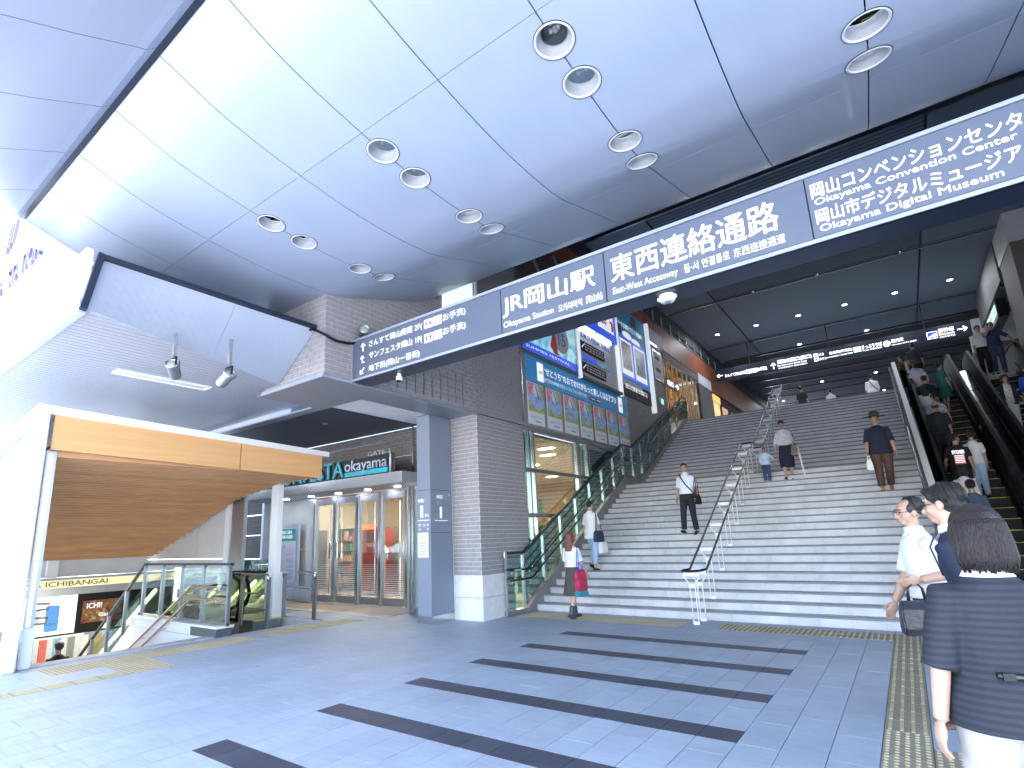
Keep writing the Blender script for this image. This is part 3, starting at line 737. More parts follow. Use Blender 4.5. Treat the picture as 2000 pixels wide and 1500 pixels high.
MB().box(-15.62, -14.45, 9.93, 10.02, 0.42, 2.2).build('frame', M_rim, pb, bevel=0.01)
MB().box(-15.52, -14.55, 9.92, 9.93, 0.52, 2.1).build('sheet', M_white, pb)
MB().box(-15.52, -14.55, 9.914, 9.92, 1.72, 2.08).build('header', mat('teal header', (0.02, 0.36, 0.38), 0.5, var=0), pb)
text('header_text', 'FLOOR GUIDE', (-15.4, 9.912, 1.80), UX, UZ, 0.7, 0.09, M_letw, pb)
text('header_text', '館内のご案内', (-15.3, 9.912, 1.93), UX, UZ, 0.55, 0.10, M_letw, pb)
MB().box(-15.45, -15.05, 9.914, 9.92, 0.6, 1.62).build('plan_left', print_mat('plan print', [(.8, .8, .85), (.6, .35, .6), (.75, .75, .8), (.2, .5, .6), (.85, .85, .88)], 14, 0), pb)
MB().box(-15.0, -14.62, 9.914, 9.92, 0.6, 1.55).build('plan_right', print_mat('plan print b', [(.85, .6, .75), (.3, .4, .75), (.8, .75, .85), (.7, .5, .75)], 9, 0, stretch=(0.1, 1, 2)), pb)
mt = tag(MB().box(-15.5, -9.3, 8.85, 10.05, 0.002, 0.012).build('door_mat', mat('beige mat', (0.42, 0.36, 0.31), 0.9, var=0.1, vs=30)), 'long beige mat lying in front of the glass doors', 'mat')
MB().box(-14.5, -9.25, 8.62, 8.85, 0.002, 0.012).build('mat_border', mat('pale border', (0.55, 0.50, 0.46), 0.8, var=0.05), mt)

# =================================================================== SQUARE PILLAR WITH EXIT NUMBERS
pl = thing('square_pillar', 'blue-grey clad square pillar marked with exit number 1', 'pillar', (-7.83, 8.68, 0))
M_cut = M_gap
for z0, z1 in ((0.14, 1.742), (1.75, 2.612), (2.62, 4.185)): MB().box(-8.02, -7.65, 8.34, 9.02, z0, z1).build('cladding_panel', M_pillar, pl, bevel=0.004)
MB().box(-8.0, -7.67, 8.36, 9.0, 0, 4.18).build('core', M_gap, pl)
MB().box(-8.025, -7.645, 8.335, 9.025, 0, 0.14).build('plinth', M_steel, pl)
F = 8.334
text('exit_text', '後楽園口', (-7.99, F, 2.37), UX, UZ, 0.17, 0.07, M_letw, pl, bold=0.004)
text('exit_number', '1', (-7.92, F, 2.06), UX, UZ, 0.07, 0.24, M_letw, pl, bold=0.0)
text('exit_text', '番口', (-7.80, F, 2.07), UX, UZ, 0.10, 0.06, M_letw, pl, bold=0.004)
MB().box(-8.0, -7.68, F-0.002, F+0.006, 1.995, 2.006).build('rule', M_letw, pl)
text('exit_text', '東口', (-7.98, F, 1.88), UX, UZ, 0.07, 0.05, M_letw, pl, bold=0.0)
text('exit_text', '西口・駅', (-7.85, F, 1.88), UX, UZ, 0.15, 0.045, M_letw, pl, bold=0.0)
text('arrow', '←', (-7.97, F, 1.80), UX, UZ, 0.06, 0.045, M_letw, pl, bold=0.004)
text('arrow', '→', (-7.76, F, 1.80), UX, UZ, 0.06, 0.045, M_letw, pl, bold=0.004)
S = -7.644
text('exit_text', '後楽園口', (S, 8.52, 2.44), UY, UZ, 0.20, 0.075, M_letw, pl, bold=0.004)
text('exit_text', '東口', (S, 8.53, 2.31), UY, UZ, 0.14, 0.07, M_rim, pl, bold=0.0)
text('exit_number', '1', (S, 8.62, 2.04), UY, UZ, 0.06, 0.23, M_letw, pl, bold=0.0)
MB().box(S-0.006, S+0.002, 8.47, 8.86, 1.985, 1.995).build('rule', M_letw, pl)
MB().lathe([(0.001, 0.006), (0.03, 0.006), (0.03, 0)], (-7.65, 8.92, 2.52), 16, (1, 0, 0)).build('round_badge', M_rim, pl)
nb = thing('paper_notice', 'white framed paper notice fixed on the square pillar', 'notice', (-7.85, 8.33, 1.5))
MB().box(-8.0, -7.69, 8.318, 8.338, 1.25, 1.76).build('frame', M_rim, nb)
MB().box(-7.985, -7.705, 8.313, 8.319, 1.27, 1.74).build('sheet', M_white, nb)
MB().box(-7.96, -7.73, 8.309, 8.314, 1.62, 1.70).build('header', mat('pale lime', (0.5, 0.72, 0.35), 0.6, var=0), nb)
mb = MB()
for i in range(9): mb.box(-7.96, -7.96+random.uniform(0.12, 0.23), 8.3105, 8.314, 1.56-i*0.03, 1.572-i*0.03)
mb.build('text_lines', M_greyw, nb)

# =================================================================== MAIN OVERHEAD CANOPY (curved)
KN = [(1.64, 6.08), (2.3, 5.84), (3.17, 5.672), (3.95, 5.585), (4.5, 5.565), (4.92, 5.58), (5.40, 5.625), (5.82, 5.745), (6.6, 5.97), (7.2, 6.15), (7.5, 6.28), (7.85, 6.50), (8.15, 6.78), (8.3, 7.1)]
def prof(y):
    for i in range(len(KN)-1):
        if y <= KN[i+1][0]:
            p1, p2 = KN[i], KN[i+1]; p0 = KN[max(i-1, 0)]; p3 = KN[min(i+2, len(KN)-1)]
            t = (y-p1[0])/(p2[0]-p1[0])
            m1 = (p2[1]-p0[1])/(p2[0]-p0[0]) if p2[0] != p0[0] else 0; m2 = (p3[1]-p1[1])/(p3[0]-p1[0])
            h = p2[0]-p1[0]
            return (2*t**3-3*t**2+1)*p1[1]+(t**3-2*t**2+t)*h*m1+(-2*t**3+3*t**2)*p2[1]+(t**3-t**2)*h*m2
    return KN[-1][1]
cano = thing('curved_canopy', 'huge curved pale metal canopy over the station forecourt', 'canopy', (-2, 4, 6))
SEAM = [0.38-1.04*k for k in range(10, -8, -1)]
SEAM[0] = -8.93
ROWS = [1.64, 3.17, 5.82, 7.55, 8.3]
LX = [0.38, -1.70, -3.78, -5.86]
LY = [3.46, 3.95, 4.92, 5.40]
LR = 0.168
def panel_me(x0, x1, y0, y1, holes, gx=0.006, gy=0.004):
    n = 14; mb = MB(); vs = []; fs = []
    ya, yb = y0+gy, y1-gy
    for i in range(n+1):
        y = ya+(yb-ya)*i/n; z = prof(y)
        vs += [(x0+gx, y, z), (x1-gx, y, z), (x1-gx, y, z+0.03), (x0+gx, y, z+0.03)]
    for i in range(n):
        a = i*4; b = a+4
        fs += [(a, a+1, b+1, b), (a+1, a+2, b+2, b+1), (a+2, a+3, b+3, b+2), (a+3, a, b, b+3)]
    fs += [(0, 3, 2, 1), (n*4, n*4+1, n*4+2, n*4+3)]
    mb.add(vs, fs)
    o = mb.build('panel', M_alu, None)
    for (hx, hy) in holes:
        cm = MB().lathe([(0.0005, -0.3), (LR-0.004, -0.3), (LR-0.004, 0.3), (0.0005, 0.3)], (hx, hy, prof(hy)), 28)
        c = cm.build('cut', M_alu, None)
        md = o.modifiers.new('b', 'BOOLEAN'); md.operation = 'DIFFERENCE'; md.object = c; md.solver = 'EXACT'
        bpy.context.view_layer.update()
        me = bpy.data.meshes.new_from_object(o.evaluated_get(bpy.context.evaluated_depsgraph_get()))
        o.modifiers.clear(); o.data = me; bpy.data.objects.remove(c)
    for p in o.data.polygons: p.use_smooth = True
    o.data.set_sharp_from_angle(angle=R(20))
    put(o, cano); return o
for i in range(len(SEAM)-1):
    for j in range(len(ROWS)-1):
        if j == 3 and SEAM[i] > 4: continue
        hs = []
        for lx in LX:
            if abs(lx-SEAM[i]) < 0.05 or abs(lx-SEAM[i+1]) < 0.05:
                hs += [(lx, ly) for ly in LY if ROWS[j] < ly < ROWS[j+1]]
        panel_me(SEAM[i], SEAM[i+1], ROWS[j], ROWS[j+1], hs)
mb = MB()                                    # dark plenum above the joints
n = 16
for i in range(n):
    a = 1.64+(8.3-1.64)*i/n; b = 1.64+(8.3-1.64)*(i+1)/n
    mb.quad((-8.9, a, prof(a)+0.36), (8.7, a, prof(a)+0.36), (8.7, b, prof(b)+0.36), (-8.9, b, prof(b)+0.36))
mb.build('plenum', M_gap, cano)
# joint backing strips so that no light leaks in the seams
mb = MB()
for x in SEAM:
    ys_ = [1.64+(8.25-1.64)*i/40 for i in range(41)]
    for a, b in zip(ys_[:-1], ys_[1:]):
        if any(abs(x-lx) < 0.05 for lx in LX) and any(abs((a+b)/2-ly) < LR+0.08 for ly in LY): continue
        mb.quad((x-0.05, a, prof(a)+0.032), (x+0.05, a, prof(a)+0.032), (x+0.05, b, prof(b)+0.032), (x-0.05, b, prof(b)+0.032))
for y in ROWS[1:-1]: mb.quad((-8.9, y-0.05, prof(y-0.05)+0.032), (8.7, y-0.05, prof(y-0.05)+0.032), (8.7, y+0.05, prof(y+0.05)+0.032), (-8.9, y+0.05, prof(y+0.05)+0.032))
mb.build('joint_backing', M_gap, cano)
MB().box(-8.95, 9, 1.60, 1.635, prof(1.64)-0.0, 8.4).build('front_upstand', M_dark, cano)
MB().box(-8.97, -8.935, 1.64, 5.2, prof(1.64)-0.35, 8.4).build('end_cheek', M_fascia, cano)
MB().box(-8.98, 11, -2.0, 15.2, 8.42+2.9, 8.6+2.9).box(-8.98, 11, -2.1, -2.0, 4.95, 11.5).build('added_sunshade_slab', M_dark, cano)  # unseen slab and front wall, added above the canopies to block the sun
MB().box(-8.9, 8.7, 8.32, 8.42, 6.95, 11.4).build('back_cladding', M_dark, cano)

# recessed round downlights of the canopy
def downlight(x, y, label):
    z = prof(y); dz = (prof(y+0.1)-prof(y-0.1))/0.2
    ax = Vector((0, dz, -1)).normalized()     # points down, normal to the panel
    e = thing('downlight', label, 'downlight', (x, y, z), 'round lights recessed in the curved canopy')
    MB().lathe([(0.172, -0.004), (0.172, 0.004), (0.158, 0.008), (0.150, 0.0), (0.146, -0.02)], (x, y, z), 32, ax).build('rim', MATS['trim pale'] if 'trim pale' in MATS else mat('trim pale', (0.46, 0.49, 0.54), 0.4, var=0.02), e, smooth=True)
    MB().lathe([(0.169, 0.003), (0.176, 0.005), (0.179, 0.001), (0.179, -0.003)], (x, y, z), 32, ax).build('gasket', M_gap, e, smooth=True)
    MB().lathe([(0.148, -0.005), (0.142, -0.05), (0.118, -0.085), (0.112, -0.09)], (x, y, z), 32, ax).build('trim_cone', M_trimg, e, smooth=True)
    MB().lathe([(0.114, -0.085), (0.108, -0.16), (0.080, -0.21), (0.0005, -0.23)], (x, y, z), 32, ax).build('reflector', mat('reflector', (0.16, 0.15, 0.145), 0.25, metal=0.7, var=0.05) if 'reflector' not in MATS else MATS['reflector'], e, smooth=True)
    b = MB()
    for k in range(3):
        q = 2*PI*k/3+0.5; c = Vector((x+0.045*math.cos(q), y+0.045*math.sin(q), z+0.15))
        b.ell(c, (0.018, 0.018, 0.028), None, 10, 6)
    b.build('bulb', M_white, e, smooth=True)
    MB().lathe([(0.0005, -0.075), (0.122, -0.075)], (x, y, z), 32, ax).build('glass_cover', M_glass, e)
rowname = {3.46: 'foremost', 3.95: 'second from the front', 4.92: 'third from the front', 5.40: 'hindmost'}
colname = {0.38: 'in the rightmost row', -1.70: 'in the second row from the right', -3.78: 'in the second row from the left', -5.86: 'in the leftmost row'}
for lx in LX:
    for ly in LY:
        downlight(lx, ly, 'round canopy light, %s %s' % (rowname[ly], colname[lx]))

# front canopy piece (upper left)
fc = thing('front_canopy', 'blue-grey canopy wing with kinked seams at the upper left, in front of the curved one', 'canopy', (-3, -1, 5.5))
KF = [(1.60, 6.09), (1.50, 5.99), (1.42, 5.955), (1.0, 5.74), (0.5, 5.51), (-0.5, 5.24), (-2.05, 5.02)]
SF = [-8.95+1.05*k for k in range(0, 20)]
for i in range(len(SF)-1):
    vs = []; fs = []; m = len(KF)
    for (y, z) in KF: vs += [(SF[i]+0.005, y, z), (SF[i+1]-0.005, y, z), (SF[i+1]-0.005, y, z+0.03), (SF[i]+0.005, y, z+0.03)]
    for k in range(m-1):
        a = k*4; b = a+4; fs += [(a, a+1, b+1, b), (a+1, a+2, b+2, b+1), (a+2, a+3, b+3, b+2), (a+3, a, b, b+3)]
    fs += [(0, 3, 2, 1), (m*4-4, m*4-3, m*4-2, m*4-1)]
    MB().add(vs, fs).build('panel', M_aluf, fc)
mb = MB()
for k in range(len(KF)-1): mb.quad((-8.9, KF[k][0], KF[k][1]+0.035), (11, KF[k][0], KF[k][1]+0.035), (11, KF[k+1][0], KF[k+1][1]+0.035), (-8.9, KF[k+1][0], KF[k+1][1]+0.035))
mb.build('backing', M_gap, fc)
MB().box(-8.95, 11, 1.56, 1.60, 6.07, 8.4).build('gap_strip', M_dark, fc)

# =================================================================== LOWER CANOPY WITH LETTERED FASCIA
lc = thing('lower_canopy', 'low slatted canopy with white lettered fascia over the underground entrance', 'canopy', (-12, 3.5, 4.5))
ZL = 4.29
x = -7.02
random.seed(9)
n = 0
while x > -24:
    w_ = 0.125
    yb = 5.13 if x > -8.62 else 6.25
    xa = x
    # the bevel cuts the slats off obliquely: starts at y where the edge line passes
    y0 = 1.93
    if x > -8.18: y0, yb = 1.93, 1.93+(x+7.0)/(-1.18)*3.2
    xl, xr = xa-w_+0.006, xa-0.006
    yl = min(yb if x <= -8.18 else 9, 1.93+(xl+7.0)/(-1.18)*3.2) if xl > -8.18 else yb
    yl = yb if x <= -8.18 else min(5.13, 1.93+(xl+7.0)/(-1.18)*3.2); yr = yb if x <= -8.18 else 1.93+(xr+7.0)/(-1.18)*3.2
    if yl-y0 > 0.05: MB().prism([(xl, y0), (xr, y0), (xr, yr), (xl, yl)], 'z', ZL, ZL+0.02).build('slat', M_slatw, lc)
    x -= w_
MB().box(-24, -8.62, 1.95, 6.25, ZL+0.022, ZL+0.03).prism([(-8.62, 1.95), (-7.03, 1.95), (-8.20, 5.12), (-8.62, 5.12)], 'z', ZL+0.022, ZL+0.03).build('backing', M_gap, lc)
# bevel
A_, B_, C_, D_ = (-7.2, 2.1, 5.03), (-7.2, 5.12, 5.03), (-8.18, 5.12, ZL), (-6.99, 1.93, ZL)
def lerp(p, q, t): return tuple(a+(b-a)*t for a, b in zip(p, q))
for t0, t1 in ((0.0, 0.55), (0.552, 1.0)):
    mb = MB(); N_ = 12; vs = []; fs = []
    for i in range(N_+1):
        for j in range(7):
            t = t0+(t1-t0)*i/N_; vs.append(lerp(lerp(A_, B_, t), lerp(D_, C_, t), j/6))
    for i in range(N_):
        for j in range(6): a = i*7+j; fs.append((a, a+1, a+8, a+7))
    o = mb.add(vs, fs).build('bevel_panel', M_bevel, lc)
    md = o.modifiers.new('thick', 'SOLIDIFY'); md.thickness = 0.012; md.offset = 0
MB().bar((-7.18, 2.06, 5.065), (-7.18, 5.12, 5.065), 0.07, 0.06).build('edge_beam', M_dark, lc)
MB().bar((-7.17, 2.06, 5.09), (-6.97, 1.89, 4.27), 0.06, 0.07, (0, 1, 0)).build('end_beam', M_dark, lc)
MB().box(-24, -7.0, 1.86, 1.93, 4.24, 4.40).build('lower_edge_band', mat('grey-blue band', (0.30, 0.38, 0.52), 0.4, var=0.03), lc)
MB().box(-24, -7.4, 2.1, 5.1, 5.03, 5.10).build('roof', M_dark, lc)
MB().box(-24, -7.16, 1.90, 1.98, 4.40, 5.12).build('fascia', M_fascia, lc, bevel=0.01)
MB().box(-24, -9.05, 1.99, 2.2, 5.10, 8.6).build('upper_fascia', M_fascia, lc, bevel=0.01)
MB().box(-24, -7.7, 1.86, 1.90, 5.0, 5.04).build('ledge', M_rim, lc)
M_letg = mat('grey-blue raised letter', (0.06, 0.06, 0.15), 0.45, var=0)
text('lettering', 'OKAYAMA STATION', (-13.40, 1.985, 5.88), UX, UZ, 3.95, 0.34, M_letg, lc, bold=0.0, depth=0.04)
for k in range(3): MB().bar((-11.5+k*0.15, 1.95, 6.62+0.05*k), (-11.38+k*0.15, 1.95, 7.12), 0.05, 0.06).build('logo_stroke', M_letg, lc)
MB().box(-9.32, -9.28, 3.0, 4.42, ZL-0.025, ZL+0.0).box(-9.10, -9.06, 3.0, 4.42, ZL-0.025, ZL).box(-9.28, -9.10, 3.0, 3.03, ZL-0.025, ZL).box(-9.28, -9.1, 4.39, 4.42, ZL-0.025, ZL).build('slot_light_frame', M_white, lc)
MB().box(-9.28, -9.10, 3.03, 4.39, ZL-0.012, ZL-0.002).build('slot_light_diffuser', M_pale, lc)
def spot(x, y, zt, zb, label, tilt):
    e = thing('spotlight', label, 'spotlight', (x, y, zt), 'grey spotlights hanging on rods')
    MB().bar((x, y, zt), (x, y, zb+0.12), 0.035, 0.05).build('rod', M_steeld, e)
    for k in range(4): MB().ell((x+0.03, y, zt-0.05-k*0.03), (0.01, 0.01, 0.01), None, 8, 5).build('bolt', M_steeld, e)
    ax = Vector(tilt).normalized(); c = Vector((x, y, zb-0.02))
    MB().bar((x-0.075, y, zb+0.08), (x+0.075, y, zb+0.08), 0.03, 0.02).bar((x-0.07, y, zb+0.08), (x-0.07, y, zb-0.02), 0.02, 0.02, (0, 1, 0)).bar((x+0.07, y, zb+0.08), (x+0.07, y, zb-0.02), 0.02, 0.02, (0, 1, 0)).build('yoke', M_blackm, e)
    MB().lathe([(0.0005, -0.19), (0.060, -0.19), (0.072, -0.17), (0.075, 0.0), (0.088, 0.02), (0.088, 0.05), (0.078, 0.052), (0.074, 0.03)], c, 24, ax).build('housing', M_steeld, e, smooth=True)
    MB().lathe([(0.0005, 0.04), (0.06, 0.036), (0.076, 0.028)], c, 24, ax).build('lens', mat('lens', (0.45, 0.52, 0.50), 0.1, metal=0.3, var=0) if 'lens' not in MATS else MATS['lens'], e, smooth=True)
spot(-7.22, 3.0, 4.36, 3.94, 'left of the two grey spotlights hanging below the slatted canopy', (0.55, -0.45, 0.55))
spot(-6.56, 3.40, 4.22, 3.76, 'right of the two grey spotlights hanging below the slatted canopy', (0.75, 0.1, 0.45))

# =================================================================== THE LONG OVERHEAD SIGN
sg = thing('overhead_sign', 'long blue-grey overhead sign box spanning the stairs with white directions in several languages', 'sign', (-3, 5.7, 4.5))
YF = 5.68
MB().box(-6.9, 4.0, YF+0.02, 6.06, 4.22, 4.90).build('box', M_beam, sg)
for z0, z1 in ((4.195, 4.235), (4.885, 4.925)): MB().box(-6.93, 4.0, YF-0.015, YF+0.03, z0, z1).build('rim_rail', M_rim, sg, bevel=0.004)
MB().box(-6.935, -6.90, YF-0.02, 6.06, 4.19, 4.93).build('end_plate', M_rim, sg)
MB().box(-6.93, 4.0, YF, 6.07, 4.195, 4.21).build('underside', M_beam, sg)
dv = [-6.89, -3.874, -2.369, -0.272, 2.0, 4.0]
for a, b in zip(dv[:-1], dv[1:]):
    MB().box(a+0.006, b-0.006, YF-0.002, YF+0.02, 4.245, 4.878).build('face_panel', M_face, sg, bevel=0.002)
FT = YF-0.005
def T(body, x0, z0, x1, z1, b=0.02, nm='lettering', m=None, keep=False): return text(nm, body, (x0, FT, z0), UX, UZ, x1-x0, z1-z0, m or M_letw, sg, bold=b, keep=keep)
T('さんすて岡山南館 2F(', -6.51, 4.688, -5.32, 4.818, 0.008)
T('サンフェスタ岡山 1F(', -6.505, 4.482, -5.325, 4.616, 0.008)
T('地下街(岡山一番街)', -6.51, 4.270, -5.38, 4.395, 0.008)
T('お手洗)', -4.905, 4.69, -4.485, 4.818, 0.008); T('お手洗)', -4.905, 4.475, -4.488, 4.606, 0.008)
for zc in (4.687, 4.462):
    MB().box(-5.278, -5.112, FT-0.002, FT+0.003, zc, zc+0.135).build('toilet_pictogram', M_letw, sg)
    for dx, m in ((-5.235, M_red), (-5.155, MATS['deep blue board'])):
        MB().ell((dx, FT-0.004, zc+0.112), (0.013, 0.004, 0.013), None, 10, 6).box(dx-0.017, dx+0.017, FT-0.007, FT-0.001, zc+0.05, zc+0.095).box(dx-0.008, dx+0.008, FT-0.007, FT-0.001, zc+0.015, zc+0.05).build('figure', m, sg)
    MB().box(-5.085, -4.93, FT-0.002, FT+0.003, zc, zc+0.137).build('wheelchair_pictogram', M_letw, sg)
    mb = MB(); cx, cz = -5.012, zc+0.05
    mb.tube([(cx+0.03*math.cos(t), FT-0.004, cz+0.03*math.sin(t)) for t in [PI*2*i/14+0.9 for i in range(12)]], 0.005, 5)
    mb.tube([(cx-0.012, FT-0.004, cz+0.055), (cx-0.008, FT-0.004, cz+0.015), (cx+0.03, FT-0.004, cz+0.012), (cx+0.045, FT-0.004, cz-0.02)], 0.006, 5); mb.ell((cx-0.014, FT-0.004, cz+0.072), (0.010, 0.004, 0.010), None, 8, 5)
    mb.build('figure', M_face, sg)
def arrow(x, z, s, d, turn=False, tgt=sg, y=None, m=None):
    y = FT if y is None else y; m = m or M_letw
    u = Vector((math.cos(d), 0, math.sin(d))); v = Vector((-math.sin(d), 0, math.cos(d))); c = Vector((x, y-0.003, z)); mb = MB()
    mb.bar(c-u*s*0.5, c+u*s*0.45, 0.004, s*0.13, tuple(v))
    for k in (-1, 1): mb.bar(c+u*s*0.5, c+u*s*0.12+v*k*s*0.36, 0.004, s*0.13, tuple((v*k+u).normalized()))
    if turn: mb.bar(c-u*s*0.45, c-u*s*0.45-v*s*0.42, 0.004, s*0.13, tuple(u))
    mb.build('arrow', m, tgt)
arrow(-6.65, 4.735, 0.14, PI/2); arrow(-6.665, 4.53, 0.12, PI/2, True); arrow(-6.665, 4.335, 0.13, -PI*0.75)
T('JR岡山駅', -3.84, 4.455, -2.50, 4.765, 0.022)
T('Okayama Station', -3.84, 4.29, -3.08, 4.395, 0.008); T('오카야마역  冈山站', -3.01, 4.295, -2.42, 4.395, 0.0)
T('東西連絡通路', -2.29, 4.455, -0.53, 4.785, 0.018)
T('East-West Accessway', -2.285, 4.285, -1.54, 4.39, 0.008); T('동·서 연결통로', -1.47, 4.30, -1.01, 4.40, 0.0); T('东西连接通道', -0.97, 4.30, -0.50, 4.40, 0.0)
T('岡山コンベンションセンター', -0.23, 4.645, 1.37, 4.80, 0.022); T('Okayama Convention Center', -0.215, 4.550, 1.19, 4.635, 0.012)
T('岡山市デジタルミュージアム', -0.225, 4.375, 1.31, 4.525, 0.022); T('Okayama Digital Museum', -0.21, 4.27, 1.06, 4.36, 0.012)
# things fixed to the sign
c1 = thing('dome_camera', 'white round dome camera under the middle of the overhead sign', 'camera', (-1.74, 5.87, 4.2))
MB().lathe([(0.0005, 0), (0.085, 0), (0.088, -0.05), (0.07, -0.075), (0.0005, -0.08)], (-1.74, 5.87, 4.195), 28).build('base', M_white, c1, smooth=False)
MB().lathe([(0.035, -0.079), (0.028, -0.095), (0.0005, -0.102)], (-1.74, 5.87, 4.195), 20).build('lens', M_greyw, c1, smooth=True)
MB().box(-1.845, -1.82, 5.85, 5.89, 4.15, 4.18).box(-1.66, -1.635, 5.85, 5.89, 4.15, 4.18).build('clip', M_white, c1)
c2 = thing('small_camera', 'small white camera with dark lens under the left end of the overhead sign', 'camera', (-6.02, 5.9, 4.2))
MB().lathe([(0.0005, 0), (0.03, 0), (0.03, -0.03), (0.05, -0.05), (0.052, -0.10), (0.04, -0.115), (0.0005, -0.12)], (-6.02, 5.88, 4.195), 20).build('body', M_white, c2, smooth=False)
MB().ell((-6.02, 5.87, 4.08), (0.036, 0.036, 0.03), None, 14, 8).build('lens', M_black, c2, smooth=True)
e = thing('floodlight', 'round grey floodlight standing on the left end of the overhead sign', 'floodlight', (-6.72, 5.8, 4.93))
MB().bar((-6.72, 5.80, 4.92), (-6.72, 5.80, 5.02), 0.10, 0.03, (1, 0, 0)).build('bracket', M_steel, e)
MB().lathe([(0.0005, -0.12), (0.06, -0.12), (0.075, -0.09), (0.08, 0.03), (0.09, 0.05), (0.09, 0.08), (0.078, 0.082), (0.07, 0.06)], (-6.74, 5.76, 5.06), 24, (0.75, -0.35, 0.25)).build('housing', M_steeld, e, smooth=True)
MB().lathe([(0.0005, 0.075), (0.05, 0.072), (0.078, 0.06)], (-6.74, 5.76, 5.06), 24, (0.75, -0.35, 0.25)).build('lens', MATS['lens'], e, smooth=True)
cb = MB().tube([(-7.25, 5.05, 5.02), (-7.1, 5.02, 4.98), (-7.0, 5.03, 4.93), (-6.9, 5.10, 4.86), (-6.86, 5.3, 4.80), (-6.86, 5.5, 4.82), (-6.88, 5.66, 4.86), (-6.9, 5.75, 4.93)], 0.022, 10)
tag(cb.build('cable', M_black, smooth=True), 'thick black cable sagging from the lower canopy to the overhead sign', 'cable')
MB().box(-18, -8.97, -2.0, -0.08, 4.95, 5.05).build('added_sun_blocker', M_aluf, fc)  # added out of view to keep sun off the floor at left
MB().box(-18, -8.99, -2.25, -0.05, 7.8, 7.9).build('added_upper_sun_blocker', M_aluf, fc)  # second unseen sun blocker, added higher up to shade the pit curb

# =================================================================== CONCOURSE HALL BEHIND THE SIGN
HZ = 10.8
hc = thing('concourse_ceiling', 'dark blue-grey panelled ceiling of the upper concourse', 'ceiling', (-1.5, 22, HZ))
rows = [(14.96, 22.65), (22.85, 28.95), (29.15, 31.7), (31.9, 33.6), (33.8, 36.0), (36.2, 37.6), (37.8, 39.5), (39.7, 41.4), (41.6, 43.4), (43.6, 46.5), (46.7, 62)]
cols = [(-6.95, -4.86), (-4.80, 1.81), (1.87, 5.2)]
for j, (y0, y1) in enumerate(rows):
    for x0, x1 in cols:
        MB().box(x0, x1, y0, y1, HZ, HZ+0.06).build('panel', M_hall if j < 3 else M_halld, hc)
    if j > 0:
        MB().box(-6.95, 5.2, y0-0.03, y0+0.03, HZ-0.05, HZ-0.005).build('steel_batten', M_steel, hc)
MB().box(-7, 5.2, 14.90, 14.96, HZ-0.04, HZ+0.05).build('front_edge', M_steel, hc)
MB().box(-7.3, 6, 14.9, 62, HZ+0.1, HZ+0.5).build('slab', M_halld, hc)
mb = MB()
for k in range(46): mb.box(-4.80, 1.81, 15.1+0.165*k, 15.13+0.165*k, HZ-0.012, HZ-0.002)
mb.build('ribs', M_soffd, hc)
def dl(x, y, lab):
    e = thing('ceiling_light', lab, 'ceiling light', (x, y, HZ), 'small round lights in the concourse ceiling')
    MB().lathe([(0.11, 0), (0.11, -0.012), (0.085, -0.012), (0.08, 0.0)], (x, y, HZ-0.001), 16).build('rim', M_steeld, e)
    MB().lathe([(0.0005, -0.006), (0.082, -0.006)], (x, y, HZ-0.001), 16).build('lamp', M_lampw, e)
    dld = bpy.data.lights.new('downlight_beam', 'AREA'); dld.energy = 5.5; dld.shape = 'DISK'; dld.size = 0.16; dld.color = (0.86, 0.92, 1.0)
    dlo = bpy.data.objects.new('downlight_beam', dld); COL.objects.link(dlo); dlo.location = (x, y, HZ-0.03)
ordn = ['leftmost', 'second from the left', 'third from the left', 'fourth from the left', 'fifth from the left', 'rightmost']
for i, x in enumerate((-5.83, -4.11, -2.39, -0.65, 1.08, 2.81)): dl(x, 26.93, 'small ceiling light, %s in the row of six in the concourse' % ordn[i])
dl(-2.95, 31.4, 'small ceiling light, left of the pair just above the dark direction board'); dl(-0.08, 31.4, 'small ceiling light, right of the pair just above the dark direction board')
dl(-2.94, 40.9, 'small distant ceiling light below the board, above the pale-topped woman'); dl(-0.07, 40.95, 'small distant ceiling light below the board, above the strapped man')
dl(-5.86, 45.2, 'small distant ceiling light right of the top of the centre handrail'); dl(0.2, 47.0, 'small distant ceiling light beside the man with the shoulder strap')
for x, y, q in ((-1.2, 22.75, 'middle one of three'), (1.3, 22.75, 'rightmost of three'), (-3.4, 22.75, 'leftmost of three')): tag(MB().ell((x, y, HZ-0.02), (0.07, 0.07, 0.05), None, 12, 6).build('sprinkler', M_steel), 'small steel fitting in the front ceiling joint, '+q, 'sprinkler', 'ceiling fittings in the dark joint')
# floor and walls of the hall
fl2 = struct(MB().box(-25, 14, 23.66, 62, 5.8, 6.2).build('concourse_floor', M_tread))
bw = tag(MB().box(-25, 14, 62, 62.3, 5, 12).build('hall_back_wall', M_halld), 'dark far end wall of the concourse', 'wall')
rw = tag(MB().box(5.2, 5.5, 8.4, 62, 0, 11.4).build('hall_side_wall', mat('dark side wall', (0.045, 0.05, 0.05), 0.25, var=0.1)), 'dark glossy side wall right of the escalators', 'wall')
hw = tag(MB().box(3.74, 3.80, 24.1, 29.8, 9.4, 10.79).build('side_band', M_greyw), 'grey band high on the right between the two capped pillars', 'wall band')
cp = thing('capped_pillar', 'tall brown-grey stone pillar with pale cap right of the escalators', 'pillar', (4.4, 22.9, 6.2))
MB().box(3.80, 5.18, 21.9, 24.0, 0.3, 9.80).build('shaft', mat('brown stone', (0.135, 0.12, 0.105), 0.7, var=0.12, vs=2), cp)
MB().box(3.78, 5.18, 21.88, 24.02, 9.81, 10.79).build('cap', M_pale, cp)
wb = thing('rear_capped_pillar', 'rear stone pillar with pale cap behind the blue-shirted man', 'pillar', (4.3, 30, 6.2))
